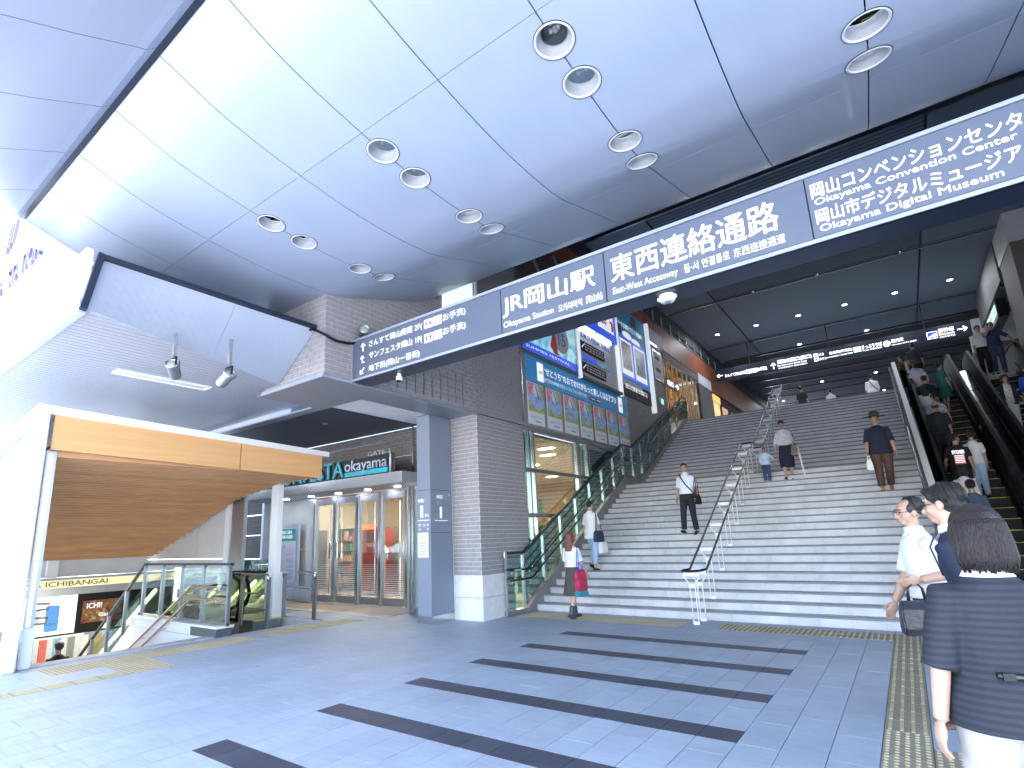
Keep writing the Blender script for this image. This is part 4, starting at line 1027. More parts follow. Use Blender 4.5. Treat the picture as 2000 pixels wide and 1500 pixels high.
MB().box(3.50, 5.18, 30.0, 31.4, 6.2, 8.75).build('shaft', mat('brown stone b', (0.15, 0.13, 0.115), 0.7, var=0.12, vs=2), wb)
MB().box(3.46, 5.18, 29.96, 31.44, 8.76, 9.9).build('cap', M_pale, wb)
ls = thing('side_hanging_sign', 'dark hanging sign with green lettering on the right beside the pillar', 'sign', (3.75, 24.6, 8.5))
MB().box(3.5, 3.78, 24.2, 26.6, 8.2, 8.85).build('box', M_blackm, ls, bevel=0.02)
MB().box(3.485, 3.50, 24.35, 26.45, 8.36, 8.69).build('face', mat('lit pale green', (0.6, 0.8, 0.7), 0.4, var=0, emit=(0.6, 0.9, 0.75), es=0.1), ls)
text('lettering', '新幹線のりば', (3.48, 26.4, 8.42), (0, -1, 0), UZ, 2.0, 0.2, mat('green letter', (0.02, 0.35, 0.12), 0.5, var=0), ls)
er = thing('glass_rail', 'glass rail with black handrail at the head of the far escalator', 'rail', (4.0, 24, 6.2))
MB().box(3.86, 3.88, 24.1, 28, 6.2, 7.2).build('panel', M_glass, er)
MB().bar((3.87, 24.1, 7.22), (3.87, 28, 7.22), 0.06, 0.05).build('handrail', M_black, er)

# --- hanging direction board
hb = thing('direction_board', 'long dark lit direction board hanging across the concourse at the stair head', 'sign', (-1.6, 29, 9.3))
MB().box(-6.62, 3.34, 29.02, 29.3, 9.0, 9.64).build('box', mat('board navy', (0.012, 0.016, 0.035), 0.3, var=0), hb, bevel=0.01)
for x in (-5, -1.6, 1.9): MB().box(x-0.02, x+0.02, 29.14, 29.18, 9.64, HZ).build('hanger', M_blackm, hb)
def B(body, x0, z0, x1, z1, b=0.012, m=None, nm='lettering'): return text(nm, body, (x0, 29.012, z0), UX, UZ, x1-x0, z1-z0, m or M_lit, hb, bold=b)
B('さんすて岡山南館', -6.18, 9.17, -5.2, 9.33); B('(', -5.19, 9.13, -5.13, 9.38); B('お手洗)', -4.67, 9.14, -4.25, 9.36)
for x in (-5.1, -4.88): MB().box(x, x+0.19, 29.005, 29.015, 9.15, 9.35).build('pictogram', M_lit, hb)
MB().ell((-5.05, 29.0, 9.28), (0.02, 0.005, 0.06), None, 8, 5).build('figure', M_red, hb)
arrow(-6.42, 9.30, 0.26, PI, False, hb, 29.0, M_lit); arrow(-3.95, 9.27, 0.30, PI/2, False, hb, 29.0, M_lit); arrow(3.05, 9.32, 0.30, 0, False, hb, 29.0, M_lit)
B('運動公園口(西口)', -3.77, 9.30, -2.32, 9.52); B('For Sports Park (West Gate)', -3.77, 9.19, -2.55, 9.27, 0.01); B('운동공원출구 运动公园口', -3.76, 9.08, -2.55, 9.15, 0.0)
for z, s in ((9.33, 'バス'), (9.12, 'タクシー')):
    MB().box(-2.24, -2.06, 29.005, 29.015, z, z+0.15).build('pictogram', M_lit, hb); MB().box(-2.21, -2.09, 29.0, 29.006, z+0.04, z+0.11).build('figure', M_blue, hb)
    B(s, -2.03, z, -2.03+0.10*len(s), z+0.13, 0.01)
B('在来線(中央口)', -1.62, 9.28, -0.74, 9.44); B('Local Line / Central Gate', -1.61, 9.17, -0.74, 9.24, 0.0)
MB().box(-0.69, -0.41, 29.005, 29.015, 9.18, 9.42).build('ticket_pictogram', mat('lit green', (0.3, 0.7, 0.35), 0.4, var=0, emit=(0.4, 0.9, 0.5), es=0.2), hb)
MB().bar((-0.64, 29.0, 9.24), (-0.46, 29.0, 9.36), 0.004, 0.05).build('figure', M_lit, hb)
B('きっぷうりば', -0.37, 9.26, 0.36, 9.44); B('Tickets 车票销售处', -0.37, 9.16, 0.34, 9.23, 0.0)
MB().lathe([(0.0005, 0), (0.13, 0)], (0.53, 29.005, 9.30), 24, (0, -1, 0)).build('question_disc', M_lit, hb); text('lettering', '?', (0.49, 28.998, 9.22), UX, UZ, 0.08, 0.16, M_blue, hb)
B('案内所', 0.70, 9.29, 1.12, 9.45); B('Information 안내소 问讯处', 0.70, 9.17, 1.55, 9.24, 0.0)
MB().box(1.91, 2.25, 29.005, 29.015, 9.14, 9.44).build('train_pictogram', M_lit, hb); MB().box(1.93, 2.23, 29.0, 29.006, 9.16, 9.42).build('blue_field', M_blue, hb)
MB().prism([(1.95, 9.22), (2.15, 9.33), (2.21, 9.33), (2.21, 9.22)], 'y', 28.995, 29.0).build('train', M_lit, hb)
B('新幹線', 2.30, 9.33, 2.80, 9.51); B('Shinkansen', 2.30, 9.22, 2.80, 9.30, 0.01); B('신칸센 新干线', 2.30, 9.10, 2.80, 9.18, 0.0)

# --- left wall dressing of the hall
lf = thing('red_fascia', 'rust red band running along the left wall of the concourse', 'fascia', (-6.9, 24, 9.5))
MB().box(XW-0.2, XW+0.05, 21.82, 29.0, 8.93, 9.51).box(XW-0.2, XW+0.05, 20.0, 29.0, 9.51, 9.93).build('band', M_brown, lf); MB().box(XW-0.2, XW+0.05, 29.0, 46, 8.6, 9.93).build('far_band', M_brown, lf)
MB().box(XW-0.2, XW+0.02, 10.9, 20.0, 9.52, 10.2).build('front_band', M_brown, lf)
MB().box(XW-0.2, XW+0.015, 13.92, 16.86, 9.3, 9.52).build('filler', M_halld, lf)
MB().box(XW-0.2, XW+0.04, 10.9, 46, 10.2, HZ).build('dark_frieze', M_halld, lf)
MB().box(XW-0.2, XW-0.0, 20.0, 46, 9.93, 10.2).build('dark_frieze', M_halld, lf)
for k, y in enumerate((19.7, 20.96, 21.97, 23.11, 24.21, 25.25, 26.4, 27.6, 28.93, 30.2)): MB().box(XW+0.05, XW+0.08, y-0.025, y+0.025, 9.98, 10.42).build('light_rod', M_rod, lf)
MB().box(XW+0.02, XW+0.06, 19.6, 21.3, 9.95, 10.0).build('ledge_strip', M_steel, lf)
MB().box(XW-0.02, XW+0.012, 11.0, 13.9, 8.05, 9.52).build('brown_glazing', mat('brown glazing', (0.10, 0.05, 0.04), 0.15, var=0.1, vs=1), lf)
MB().bar((XW+0.03, 11.6, 9.2), (XW+0.03, 12.5, 8.1), 0.03, 0.10).bar((XW+0.03, 12.9, 9.5), (XW+0.03, 13.85, 8.6), 0.03, 0.10).build('pale_brace', M_steeld, lf)
MB().box(XW, XW+0.03, 10.86, 10.92, 4.3, 9.0).build('corner_bead', M_steel, lf)
gx = thing('glass_shelter', 'bright glass display box on the tiled wall above the sign', 'glass box', (-6.8, 8.7, 6.8))
MB().box(XW+0.002, XW+0.03, 8.0, 9.05, 6.1, 7.35).build('pane', mat('frosted bright', (0.70, 0.85, 0.82), 0.3, var=0.1, vs=2, emit=(0.75, 0.95, 0.92), es=0.10), gx)
for y in (9.02, 9.12): MB().box(XW+0.0, XW+0.06, y-0.03, y+0.03, 6.0, 7.45).build('frame', M_white, gx)
# shop doors at the head of the stairs
sd_ = thing('upper_shop_front', 'glazed upper shop front glowing orange at the head of the stairs', 'shop front', (-6.95, 24, 6.2))
MB().box(-9.5, -9.4, 21.8, 26.4, 6.2, 8.9).box(-9.5, -7.0, 26.3, 26.4, 6.2, 8.9).box(-9.5, -7, 21.7, 21.8, 6.2, 8.9).box(-9.5, -7, 21.7, 26.4, 8.9, 9.0).box(-9.5, -7, 21.7, 26.4, 6.1, 6.19).build('inner_wall', M_warm, sd_)
for y in (21.85, 22.2, 22.9, 23.6, 24.3, 25.0, 25.7, 26.35): MB().box(-7.0, -6.94, y-0.035, y+0.035, 6.2, 8.6).build('frame_post', M_steeld if y > 24 else M_wood, sd_)
for a, b in zip((21.85, 22.2, 22.9, 23.6, 24.3, 25.0, 25.7), (22.2, 22.9, 23.6, 24.3, 25.0, 25.7, 26.35)): MB().box(-6.975, -6.965, a+0.04, b-0.04, 6.2, 8.55).build('pane', M_glass, sd_)
MB().box(-7.3, -6.9, 21.75, 26.5, 8.58, 8.93).build('head', M_greyw, sd_)
for y in (22.6, 24.0, 25.4): MB().lathe([(0.0005, -0.01), (0.12, -0.01)], (-8.2, y, 8.9), 12).build('lamp', M_lampwarm, sd_)
ld = bpy.data.lights.new('shop_light', 'POINT'); ld.energy = 22; ld.color = (1, .68, .4); ld.shadow_soft_size = 0.2; lo = bpy.data.objects.new('shop_light', ld); COL.objects.link(lo); lo.location = (-8.2, 24, 8.2)
ps = thing('exit_arrow_sign', 'small hanging sign with white lettering and arrow before the upper shop doors', 'sign', (-6.6, 22.5, 7.5))
MB().box(-6.86, -6.84, 21.7, 23.3, 7.35, 7.75).build('plate', M_greyw, ps)
text('lettering', '出口', (-6.83, 21.8, 7.45), UY, UZ, 0.7, 0.22, M_lit, ps); text('arrow', '→', (-6.83, 22.75, 7.45), UY, UZ, 0.45, 0.24, M_lit, ps, bold=0.03)
co = thing('concourse_pillar', 'dark tiled pillar with pale cap left of the stair head', 'pillar', (-7.2, 27.6, 6.2))
MB().box(-8.2, -6.86, 26.5, 28.7, 6.2, 8.5).build('shaft', brick_mat('pillar tile', (0.09, 0.09, 0.10), (0.12, 0.12, 0.13), (0.15, 0.15, 0.16)), co); MB().box(-8.2, -6.84, 26.48, 28.72, 8.5, 9.0).build('cap', M_pale, co)
sh = thing('concourse_shop', 'row of lit shop windows beyond the tiled pillar', 'shop', (-7, 33, 6.2))
MB().box(-8.2, -6.98, 28.75, 46, 6.2, 8.6).build('front', M_halld, sh)
for i, (y, c, dz) in enumerate(((29.3, M_lampwarm, 0), (31.0, M_warm, 0), (33.0, M_halld, 0), (35.0, M_warm, 0.4))):
    MB().box(-6.98, -6.95, y, y+1.1, 6.4, 8.1).build('window', mat('lit shop window %d' % i, (0.6, 0.38, 0.18), 0.5, var=0.5, vs=4, emit=(1, .6, .28), es=[0.10, 0.05, 0.01, 0.04][i]), sh)
MB().box(-6.96, -6.93, 29.2, 30.6, 8.15, 8.5).build('sign_strip', mat('lit orange', (0.9, 0.35, 0.08), 0.5, var=0, emit=(1, .4, .1), es=0.15), sh)
# --- posters and cases on the stair wall
XP = XW+0.02
def ytext(nm, body, y0, z0, y1, z1, m, par, b=0.01, x=None): return text(nm, body, (x or XP+0.018, y0, z0), UY, UZ, y1-y0, z1-z0, m, par, bold=b)
bn = thing('teal_banner', 'long teal banner with white Japanese slogan above the seven posters', 'banner', (XP, 14.3, 5.8))
MB().box(XW+0.003, XP+0.01, 11.12, 17.44, 5.40, 6.10).build('sheet', M_teal, bn)
ytext('slogan', '“せとうち”のおでかけがもっと楽しくなるアプリ', 11.95, 5.70, 16.45, 5.92, M_letw, bn)
ytext('slogan', 'おでかけWEBマガジン マイフェバせとうち', 11.95, 5.52, 14.35, 5.63, M_letw, bn, 0.0)
for y in (11.62, 16.68): 
    MB().box(XP+0.01, XP+0.016, y, y+0.30, 5.48, 5.98).build('phone_shape', M_letw, bn); ytext('phone_text', 'app', y+0.06, 5.66, y+0.24, 5.76, M_red, bn, x=XP+0.022)
for y in (14.56, 14.96): MB().box(XP+0.01, XP+0.016, y, y+0.34, 5.50, 5.62).build('badge', M_black, bn); ytext('badge_text', 'STORE', y+0.05, 5.535, y+0.30, 5.585, M_letw, bn, 0, x=XP+0.022)
M_sea = print_mat('sea picture', [(0.75, 0.85, 0.95), (0.05, 0.25, 0.7), (0.55, 0.72, 0.9), (0.04, 0.16, 0.55), (0.35, 0.55, 0.85)], 3.2, 1.2, stretch=(1, 0.9, 3.0))
M_flow = print_mat('flower picture', [(0.03, 0.3, 0.1), (0.05, 0.42, 0.12), (0.75, 0.55, 0.08), (0.03, 0.3, 0.1), (0.65, 0.08, 0.06)], 13, 0.6)
M_blk = print_mat('red blot', [(0.75, 0.03, 0.08), (0.8, 0.1, 0.15), (0.85, 0.7, 0.7)], 18, 0.8)
fr = MB().box(XW+0.002, XW+0.010, 11.05, 17.5, 4.24, 5.40)
ptn = ['leftmost', 'second from the left', 'third from the left', 'middle one', 'third from the right', 'second from the right', 'rightmost']
for k in range(7):
    y0 = 11.12+0.921*k; y1 = y0+0.755
    p = thing('travel_poster', 'blue seaside poster, %s of seven under the teal banner' % ptn[k], 'poster', (XP, y0, 4.3), 'seven seaside posters on the stair wall')
    MB().box(XW+0.003, XP, y0, y1, 4.30, 5.38).build('sheet', M_white, p)
    MB().box(XP, XP+0.003, y0+0.02, y1-0.02, 4.62, 5.36).build('picture', M_sea, p)
    MB().prism([(y0+0.02, 5.36), (y0+0.30, 5.36), (y0+0.26, 5.22), (y0+0.14, 5.14), (y0+0.18, 5.04), (y0+0.02, 5.02)], 'x', XP+0.003, XP+0.006).build('red_blossom', M_blk, p)
    MB().prism([(y1-0.32, 5.36), (y1-0.02, 5.36), (y1-0.02, 4.98), (y1-0.10, 5.12), (y1-0.16, 5.27)], 'x', XP+0.003, XP+0.006).build('green_leaves', M_flow, p)
    MB().prism([(y0+0.30, 5.33), (y0+0.46, 5.30), (y0+0.50, 5.12), (y0+0.40, 5.02), (y0+0.28, 5.10), (y0+0.24, 5.2)], 'x', XP+0.0035, XP+0.006).build('cloud', M_white, p)
    MB().prism([(y0+0.36, 5.30), (y0+0.40, 5.29), (y0+0.52, 4.98), (y0+0.49, 4.97)], 'x', XP+0.006, XP+0.008).build('bird', M_greyw, p)
    MB().prism([(y0+0.02, 4.62), (y1-0.02, 4.62), (y1-0.02, 4.82), (y0+0.5, 4.68), (y0+0.3, 4.70), (y0+0.14, 4.84), (y0+0.02, 4.90)], 'x', XP+0.003, XP+0.006).build('flowers', M_flow, p)
    ytext('caption', 'Setouchi おでかけ', y0+0.10, 4.46, y1-0.08, 4.54, mat('caption blue', (0.1, 0.2, 0.5), 0.5, var=0) if 'caption blue' not in MATS else MATS['caption blue'], p, 0, x=XP+0.004)
    MB().box(XP, XP+0.004, y0+0.30, y0+0.58, 4.37, 4.41).build('caption_bar', M_cyan, p)
# big poster with 15
bp_ = thing('large_blue_poster', 'large blue green poster with the number 15, left of the lit display case', 'poster', (XP, 12.3, 6.8))
MB().box(XW+0.003, XP+0.03, 10.9, 13.85, 6.20, 8.05).build('sheet', print_mat('blue green picture', [(0.02, 0.10, 0.45), (0.10, 0.45, 0.65), (0.35, 0.7, 0.72), (0.6, 0.8, 0.8), (0.03, 0.25, 0.6)], 1.3, 1.4, emit=0.06), bp_)
MB().box(XW+0.003, XP+0.033, 10.9, 13.85, 6.20, 6.42).build('blue_footer', MATS['deep blue board'], bp_)
MB().ell((XP+0.03, 13.0, 6.95), (0.004, 0.42, 0.42), None, 24, 12).build('pale_disc', M_pale, bp_)
ytext('number', '15', 12.82, 6.76, 13.2, 7.12, MATS['caption blue'], bp_, 0.02, x=XP+0.04)
MB().prism([(12.35, 6.6), (12.55, 7.1), (12.7, 6.9), (12.75, 6.5), (12.9, 6.45), (12.6, 6.42)], 'x', XP+0.03, XP+0.034).build('red_ribbon', M_red, bp_)
text('caption', 'SUMMER FESTIVAL', (XP+0.04, 11.1, 6.27), UY, UZ, 2.3, 0.07, M_letw, bp_, bold=0)
for y in (10.88, 13.88): MB().box(XW, XP+0.06, y-0.04, y+0.04, 6.06, 8.2).build('frame_side', M_steel, bp_)
MB().box(XW, XP+0.05, 10.85, 13.9, 6.08, 6.18).build('frame_bottom', M_greyw, bp_)
# display case
dcx = thing('display_case', 'brightly lit glass display case with shop name boards beside the stairs', 'display case', (XP, 15.4, 7))
MB().box(XW+0.003, XW+0.015, 13.97, 16.82, 6.12, 9.3).build('back_panel', M_pale, dcx)
for y in (13.95, 16.92): MB().box(XW, XW+0.14, y-0.04, y+0.04, 6.04, 9.5).build('lit_post', mat('lit post', (0.75, 0.78, 0.85), 0.4, var=0, emit=(0.9, 0.93, 1), es=0.05) if 'lit post' not in MATS else MATS['lit post'], dcx)
MB().box(XW, XW+0.15, 14.0, 16.87, 6.06, 6.14).build('bottom_rail', M_greyw, dcx)
MB().box(XW+0.02, XW+0.10, 14.0, 16.87, 7.82, 9.3).build('blue_header', M_blue, dcx)
MB().box(XW+0.10, XW+0.106, 15.45, 16.66, 8.10, 8.72).build('header_plate', M_letw, dcx)
text('lettering', 'ACCESS', (XW+0.11, 15.1, 8.3), UY, UZ, 1.0, 0.3, M_black, dcx, bold=0.04)
mb = MB().tube([(XW+0.112, 16.52, 8.18), (XW+0.112, 16.52, 8.42), (XW+0.112, 16.46, 8.48), (XW+0.112, 16.38, 8.48)], 0.04, 6); mb.build('red_arrow', M_red, dcx)
MB().box(XW+0.03, XW+0.12, 14.1, 15.1, 7.66, 7.78).box(XW+0.03, XW+0.12, 15.4, 16.3, 7.66, 7.78).build('strip_light', M_tube, dcx)
text('lettering', 'SUN STATION TERRACE', (XW+0.10, 14.12, 7.36), UY, UZ, 2.2, 0.16, MATS['caption blue'], dcx, bold=0.03, depth=0.02)
text('lettering', 'OKAYAMA', (XW+0.10, 14.15, 6.68), UY, UZ, 0.95, 0.16, MATS['deep blue board'], dcx, bold=0.03, depth=0.02)
text('lettering', 'ICHIBANGAI', (XW+0.10, 15.15, 6.68), UY, UZ, 1.1, 0.16, M_cyan, dcx, bold=0.03, depth=0.02)
for z, c in ((6.98, (0.6, 0.3, 0.1)), (6.32, (0.5, 0.6, 0.1))):
    b_ = MB().box(XW+0.03, XW+0.07, 14.15, 15.8, z, z+0.30).build('name_board', M_black, dcx)
    mb = MB()
    random.seed(int(z*100))
    for r in range(3):
        y = 14.45
        while y < 15.7: w_ = random.uniform(0.06, 0.2); mb.box(XW+0.07, XW+0.073, y, y+w_, z+0.05+r*0.08, z+0.09+r*0.08); y += w_+0.05
    mb.build('small_text', M_pale, b_); mb = MB().bar((XW+0.075, 14.22, z+0.08), (XW+0.075, 14.42, z+0.24), 0.004, 0.03); mb.build('arrow', M_letw, b_)
# blue case with two framed posters
c3 = thing('blue_poster_case', 'tall blue poster case holding two framed posters, right of the lit display case', 'display case', (XP, 18.4, 7.8))
MB().box(XW+0.003, XW+0.03, 17.02, 19.85, 6.75, 9.5).build('blue_back', mat('azure board', (0.02, 0.38, 0.68), 0.4, var=0.1, vs=2), c3)
MB().box(XW+0.003, XW+0.03, 17.02, 19.85, 6.2, 6.74).build('dark_foot', M_black, c3)
MB().box(XW+0.03, XW+0.036, 17.1, 19.0, 6.55, 6.74).build('pale_strip', M_pale, c3)
text('lettering', 'オトクな旅行プラン実施中', (XW+0.036, 17.1, 8.72), UY, UZ, 2.4, 0.20, M_letw, c3)
text('lettering', '西口(運動公園口)', (XW+0.05, 17.4, 6.42), UY, UZ, 2.0, 0.2, M_letw, c3, bold=0.02)
for (a, b, rmp, lab) in ((17.3, 18.22, [(.35, .3, .05), (.1, .12, .05), (.6, .55, .5), (.5, .05, .05)], 0), (18.5, 19.5, [(.5, .1, .1), (.1, .15, .15), (.4, .45, .45), (.05, .2, .2)], 1)):
    MB().box(XW+0.03, XW+0.05, a-0.14, b+0.14, 6.85, 8.35).build('blue_frame', M_blue, c3)
    MB().box(XW+0.05, XW+0.056, a-0.04, b+0.04, 6.95, 8.24).build('white_mat', M_letw, c3)
    MB().box(XW+0.056, XW+0.060, a+0.04, b-0.04, 7.15, 8.16).build('picture', print_mat('framed print %d' % lab, rmp, 2.2, 1.0), c3)
mb = MB().ell((XW+0.035, 18.0, 8.5), (0.01, 0.42, 0.13), None, 16, 8).ell((XW+0.035, 18.8, 8.42), (0.01, 0.42, 0.13), None, 16, 8); mb.build('white_train', M_letw, c3)
for a, b in ((17.1, 17.5), (18.5, 18.95)): MB().box(XW+0.03, XW+0.04, a, b, 8.42 if a < 18 else 9.0, 8.78 if a < 18 else 9.4).build('small_photo', M_greyw, c3)
MB().box(XW, XW+0.16, 19.86, 19.98, 5.95, 9.5).build('lit_post', MATS['lit post'], c3)
wbx = tag(MB().box(XW, XW+0.05, 20.05, 21.8, 8.97, 9.5).build('blank_signboard', M_pale), 'plain white panel on the wall between the blue case and the red band', 'signboard')
fb = thing('framed_notice', 'pale framed notice on the grey wall right of the blue case', 'notice', (XP, 21, 8))
MB().box(XW, XW+0.03, 20.5, 21.55, 7.45, 8.7).build('frame', M_steeld, fb); MB().box(XW+0.03, XW+0.034, 20.58, 21.47, 7.53, 8.62).build('sheet', M_pale, fb)
for z in (7.8, 8.3): MB().box(XW+0.034, XW+0.036, 20.75, 21.25, z, z+0.16).build('print', M_greyw, fb)
ex = thing('exit_light', 'small green and white emergency exit light on the grey stair wall', 'exit sign', (XP, 21, 6.6))
MB().box(XW, XW+0.06, 20.85, 21.15, 6.46, 6.72).build('box', M_white, ex); MB().box(XW+0.06, XW+0.064, 20.9, 21.1, 6.5, 6.68).build('face', mat('exit green', (0.1, 0.7, 0.3), 0.4, var=0, emit=(0.2, 0.9, 0.4), es=0.25), ex)

# =================================================================== UNDERGROUND ENTRANCE
uc = thing('underground_canopy', 'white edged canopy with orange wood slats over the underground stairs', 'canopy', (-10.3, 5, 3.5))
# roof edge and fascia
def eg(y): return 3.83-(y-2.5)*0.036
MB().add([(-10.16, 2.45, 3.70), (-10.16, 7.72, 3.52), (-10.16, 7.72, 3.63), (-10.16, 2.45, 3.83), (-10.5, 2.45, 3.70), (-10.5, 7.72, 3.52), (-10.5, 7.72, 3.63), (-10.5, 2.45, 3.83)],
         [(0, 1, 2, 3), (7, 6, 5, 4), (0, 4, 5, 1), (1, 5, 6, 2), (2, 6, 7, 3), (3, 7, 4, 0)]).build('white_edge', M_white, uc)
for a, b in ((2.6, 5.63), (5.65, 7.56)):
    f = lambda y: 3.70-(y-2.5)*0.034
    h = lambda y: 3.16-(y-2.5)*0.026
    MB().add([(-10.2, a, h(a)), (-10.2, b, h(b)), (-10.2, b, f(b)), (-10.2, a, f(a)), (-10.26, a, h(a)), (-10.26, b, h(b)), (-10.26, b, f(b)), (-10.26, a, f(a))],
             [(0, 1, 2, 3), (7, 6, 5, 4), (0, 4, 5, 1), (1, 5, 6, 2), (2, 6, 7, 3), (3, 7, 4, 0)]).build('wood_fascia', M_wood, uc)
SP = [(-10.26, 3.12), (-11.4, 3.10), (-12.6, 3.00), (-13.8, 2.84), (-15.0, 2.50), (-16.2, 2.12), (-17.4, 1.76), (-18.5, 1.42)]
def spz(x):
    for (a, za), (b, zb) in zip(SP[:-1], SP[1:]):
        if b <= x <= a: return za+(zb-za)*(x-a)/(b-a)
    return SP[-1][1]
x = -10.36; k = 0
while x > -18.5:
    z = spz(x)
    MB().box(x-0.10, x+0.0, 2.62, 7.58+(k % 2)*0.05, z-0.05, z+0.06).build('wood_slat', M_slat, uc); x -= 0.16; k += 1
mb = MB()
for (a, za), (b, zb) in zip(SP[:-1], SP[1:]): mb.quad((a, 2.6, za+0.10), (b, 2.6, zb+0.10), (b, 7.6, zb+0.10), (a, 7.6, za+0.10))
mb.build('slat_backing', mat('dark brown', (0.10, 0.055, 0.03), 0.8, var=0), uc)
MB().add([(-10.3, 2.45, 3.80), (-10.3, 7.72, 3.61), (-24, 7.72, 1.9), (-24, 2.45, 2.0), (-15, 2.45, 3.35), (-15, 7.72, 3.2)], [(0, 1, 5, 4), (4, 5, 2, 3)]).build('roof_sheet', M_white, uc)
# near end wall: arched white frame with glass and big leaning-looking post
AR = [(-10.2, 3.82), (-11.2, 3.74), (-12.3, 3.56), (-13.5, 3.28), (-15, 2.85), (-17, 2.2), (-19, 1.5)]
mb = MB()
for (a, za), (b, zb) in zip(AR[:-1], AR[1:]): mb.bar((a, 2.46, za-0.10), (b, 2.46, zb-0.10), 0.14, 0.22)
mb.build('arched_rim', M_white, uc)
MB().box(-10.31, -10.155, 2.36, 2.53, 0.0, 3.835).build('end_post', M_white, uc, bevel=0.02)
MB().box(-10.42, -10.31, 2.58, 2.74, 0.0, 0.55).build('post_base', M_white, uc, bevel=0.015)
MB().box(-10.39, -10.34, 2.60, 2.72, 0.55, 3.15).build('inner_jamb', M_rim, uc)
MB().box(-10.335, -10.325, 2.63, 2.66, 0.58, 3.1).build('violet_light_strip', lamp('violet strip', (0.55, 0.40, 1.0), 0.9), uc)
pts_ = [(-10.35, 0.05)]+[(a-0.02, z-0.2) for a, z in AR[:-1]]+[(-19, 0.05)]
for i, (a, b) in enumerate(((-10.34, -11.3), (-11.34, -12.6), (-12.64, -14.2), (-14.24, -16.5), (-16.54, -18.9))):
    def az(x):
        for (p, zp), (q, zq) in zip(AR[:-1], AR[1:]):
            if q <= x <= p: return zp+(zq-zp)*(x-p)/(q-p)-0.22
        return 1.2
    MB().prism([(b, 0.35), (a, 0.35), (a, az(a)), (b, az(b))], 'y', 2.455, 2.47).build('end_glass', glass('pale end glass %d' % i, (0.8, 0.88, 0.95), 0.35), uc)
MB().box(-19, -10.31, 2.42, 2.50, 0.0, 0.35).build('end_sill', M_stone, uc)
MB().box(-12.05, -11.78, 7.50, 7.66, 1.0, 3.08).build('column', M_white, uc, bevel=0.01)
MB().box(-12.10, -11.72, 7.46, 7.70, 0.0, 1.0).build('column_base', M_white, uc, bevel=0.02)
ew = thing('pale_end_wall', 'white panelled wall beside the underground escalators under the wood slats', 'wall', (-17, 7.9, 1))
for x0, x1 in ((-15.98, -14.46), (-17.58, -16.0), (-19.18, -17.6), (-20.8, -19.2)):
    for z0, z1 in ((-4, 0.0), (0.02, 1.3), (1.32, 3.4)): MB().box(x0, x1, 7.72, 7.8, z0, z1).build('panel', M_pale, ew)
MB().box(-14.44, -14.2, 7.66, 7.84, 0, 3.3).build('pilaster', M_white, ew); MB().box(-14.18, -13.6, 7.7, 7.8, 0.0, 3.2).build('dark_backing', M_steeld, ew)
for k in range(14):       # glass balustrade with faint lettering
    pass
gb = thing('back_glass_screen', 'low glass screen with reversed lettering behind the underground escalators', 'screen', (-13.5, 7.9, 0.6))
MB().box(-14.7, -12.3, 7.88, 7.90, 0.1, 1.27).build('glass', M_glassg, gb)
text('lettering', 'IAGNABIHCI', (-14.3, 7.87, 0.98), UX, UZ, 1.7, 0.16, M_rim, gb, bold=0.01)

# pit
pit = thing('underground_pit', 'x', 'x', (-16, 5, -2)); del pit['label']; del pit['category']; pit['kind'] = 'structure'
MB().box(-26, -10.3, 2.4, 7.9, -4.2, -4.0).build('pit_floor', M_tread, pit)
MB().box(-24, -10.36, 2.50, 2.64, -4.0, -0.02).build('pit_wall', M_pale, pit)
MB().box(-10.5, -10.36, 2.65, 7.85, -4.0, -0.02).build('pit_wall', M_pale, pit)
MB().box(-24, -10.36, 7.82, 7.95, -4.0, -0.02).build('pit_wall', M_pale, pit)
us = thing('underground_stairs', 'narrow stairs leading down to the underground shops', 'staircase', (-12, 4, -1))
for k in range(24):
    x = -10.62-0.30*k; z = -0.16*(k+1)
    MB().box(x-0.30, x, 2.66, 5.36, z-0.3, z).build('step', M_tread, us)
# sloping white wall between stairs and escalators, with granite end
sw = thing('sloping_wall', 'white tiled sloping wall with dark granite end between the stairs and escalators', 'wall', (-12, 5.5, 0))
MB().prism([(-10.29, -0.01), (-11.25, -0.01), (-11.25-0.0, 0.15), (-10.29, 0.15)], 'y', 5.42, 5.72).build('granite_block', M_granite, sw)
MB().box(-13.9, -10.25, 5.40, 5.74, 0.151, 0.19).build('coping', M_white, sw, bevel=0.004)
MB().prism([(-11.25, -0.01), (-14.0, -0.01), (-14.0, 0.15), (-11.25, 0.15)], 'y', 5.43, 5.71).build('white_block', M_white, sw)
MB().prism([(-10.62, -0.015), (-11.6, -0.5), (-18.5, -4.0), (-20, -4.0), (-14.1, -0.10), (-13.9, 0.15), (-13.9, -0.015)], 'y', 5.41, 5.44).build('white_cheek', M_white, sw)
gr = thing('glass_stair_rail', 'glass rail with dark handrail and steel posts along the underground stairs', 'rail', (-12, 5.57, 0.2))
def gz(x): return 1.27 if x > -13.85 else 1.27-( -13.85-x)*0.66
def gb_(x): return 0.24 if x > -13.85 else 0.24-(-13.85-x)*0.66
px_ = [-10.2, -11.15, -12.05, -12.95, -13.85, -14.75, -15.65, -16.55]
for x in px_: MB().box(x-0.03, x+0.03, 5.54, 5.60, gb_(x)-0.05, gz(x)).build('post', M_steeld, gr)
for a, b in zip(px_[:-1], px_[1:]): MB().prism([(a-0.04, gb_(a)), (a-0.04, gz(a)-0.05), (b+0.04, gz(b)-0.05), (b+0.04, gb_(b))], 'y', 5.565, 5.575).build('glass_panel', M_glass, gr)
mb = MB().bar((-10.12, 5.57, 1.29), (-13.85, 5.57, 1.29), 0.06, 0.045).bar((-13.85, 5.57, 1.29), (-18.5, 5.57, gz(-18.5)), 0.06, 0.045); mb.build('top_rail', M_dark, gr)
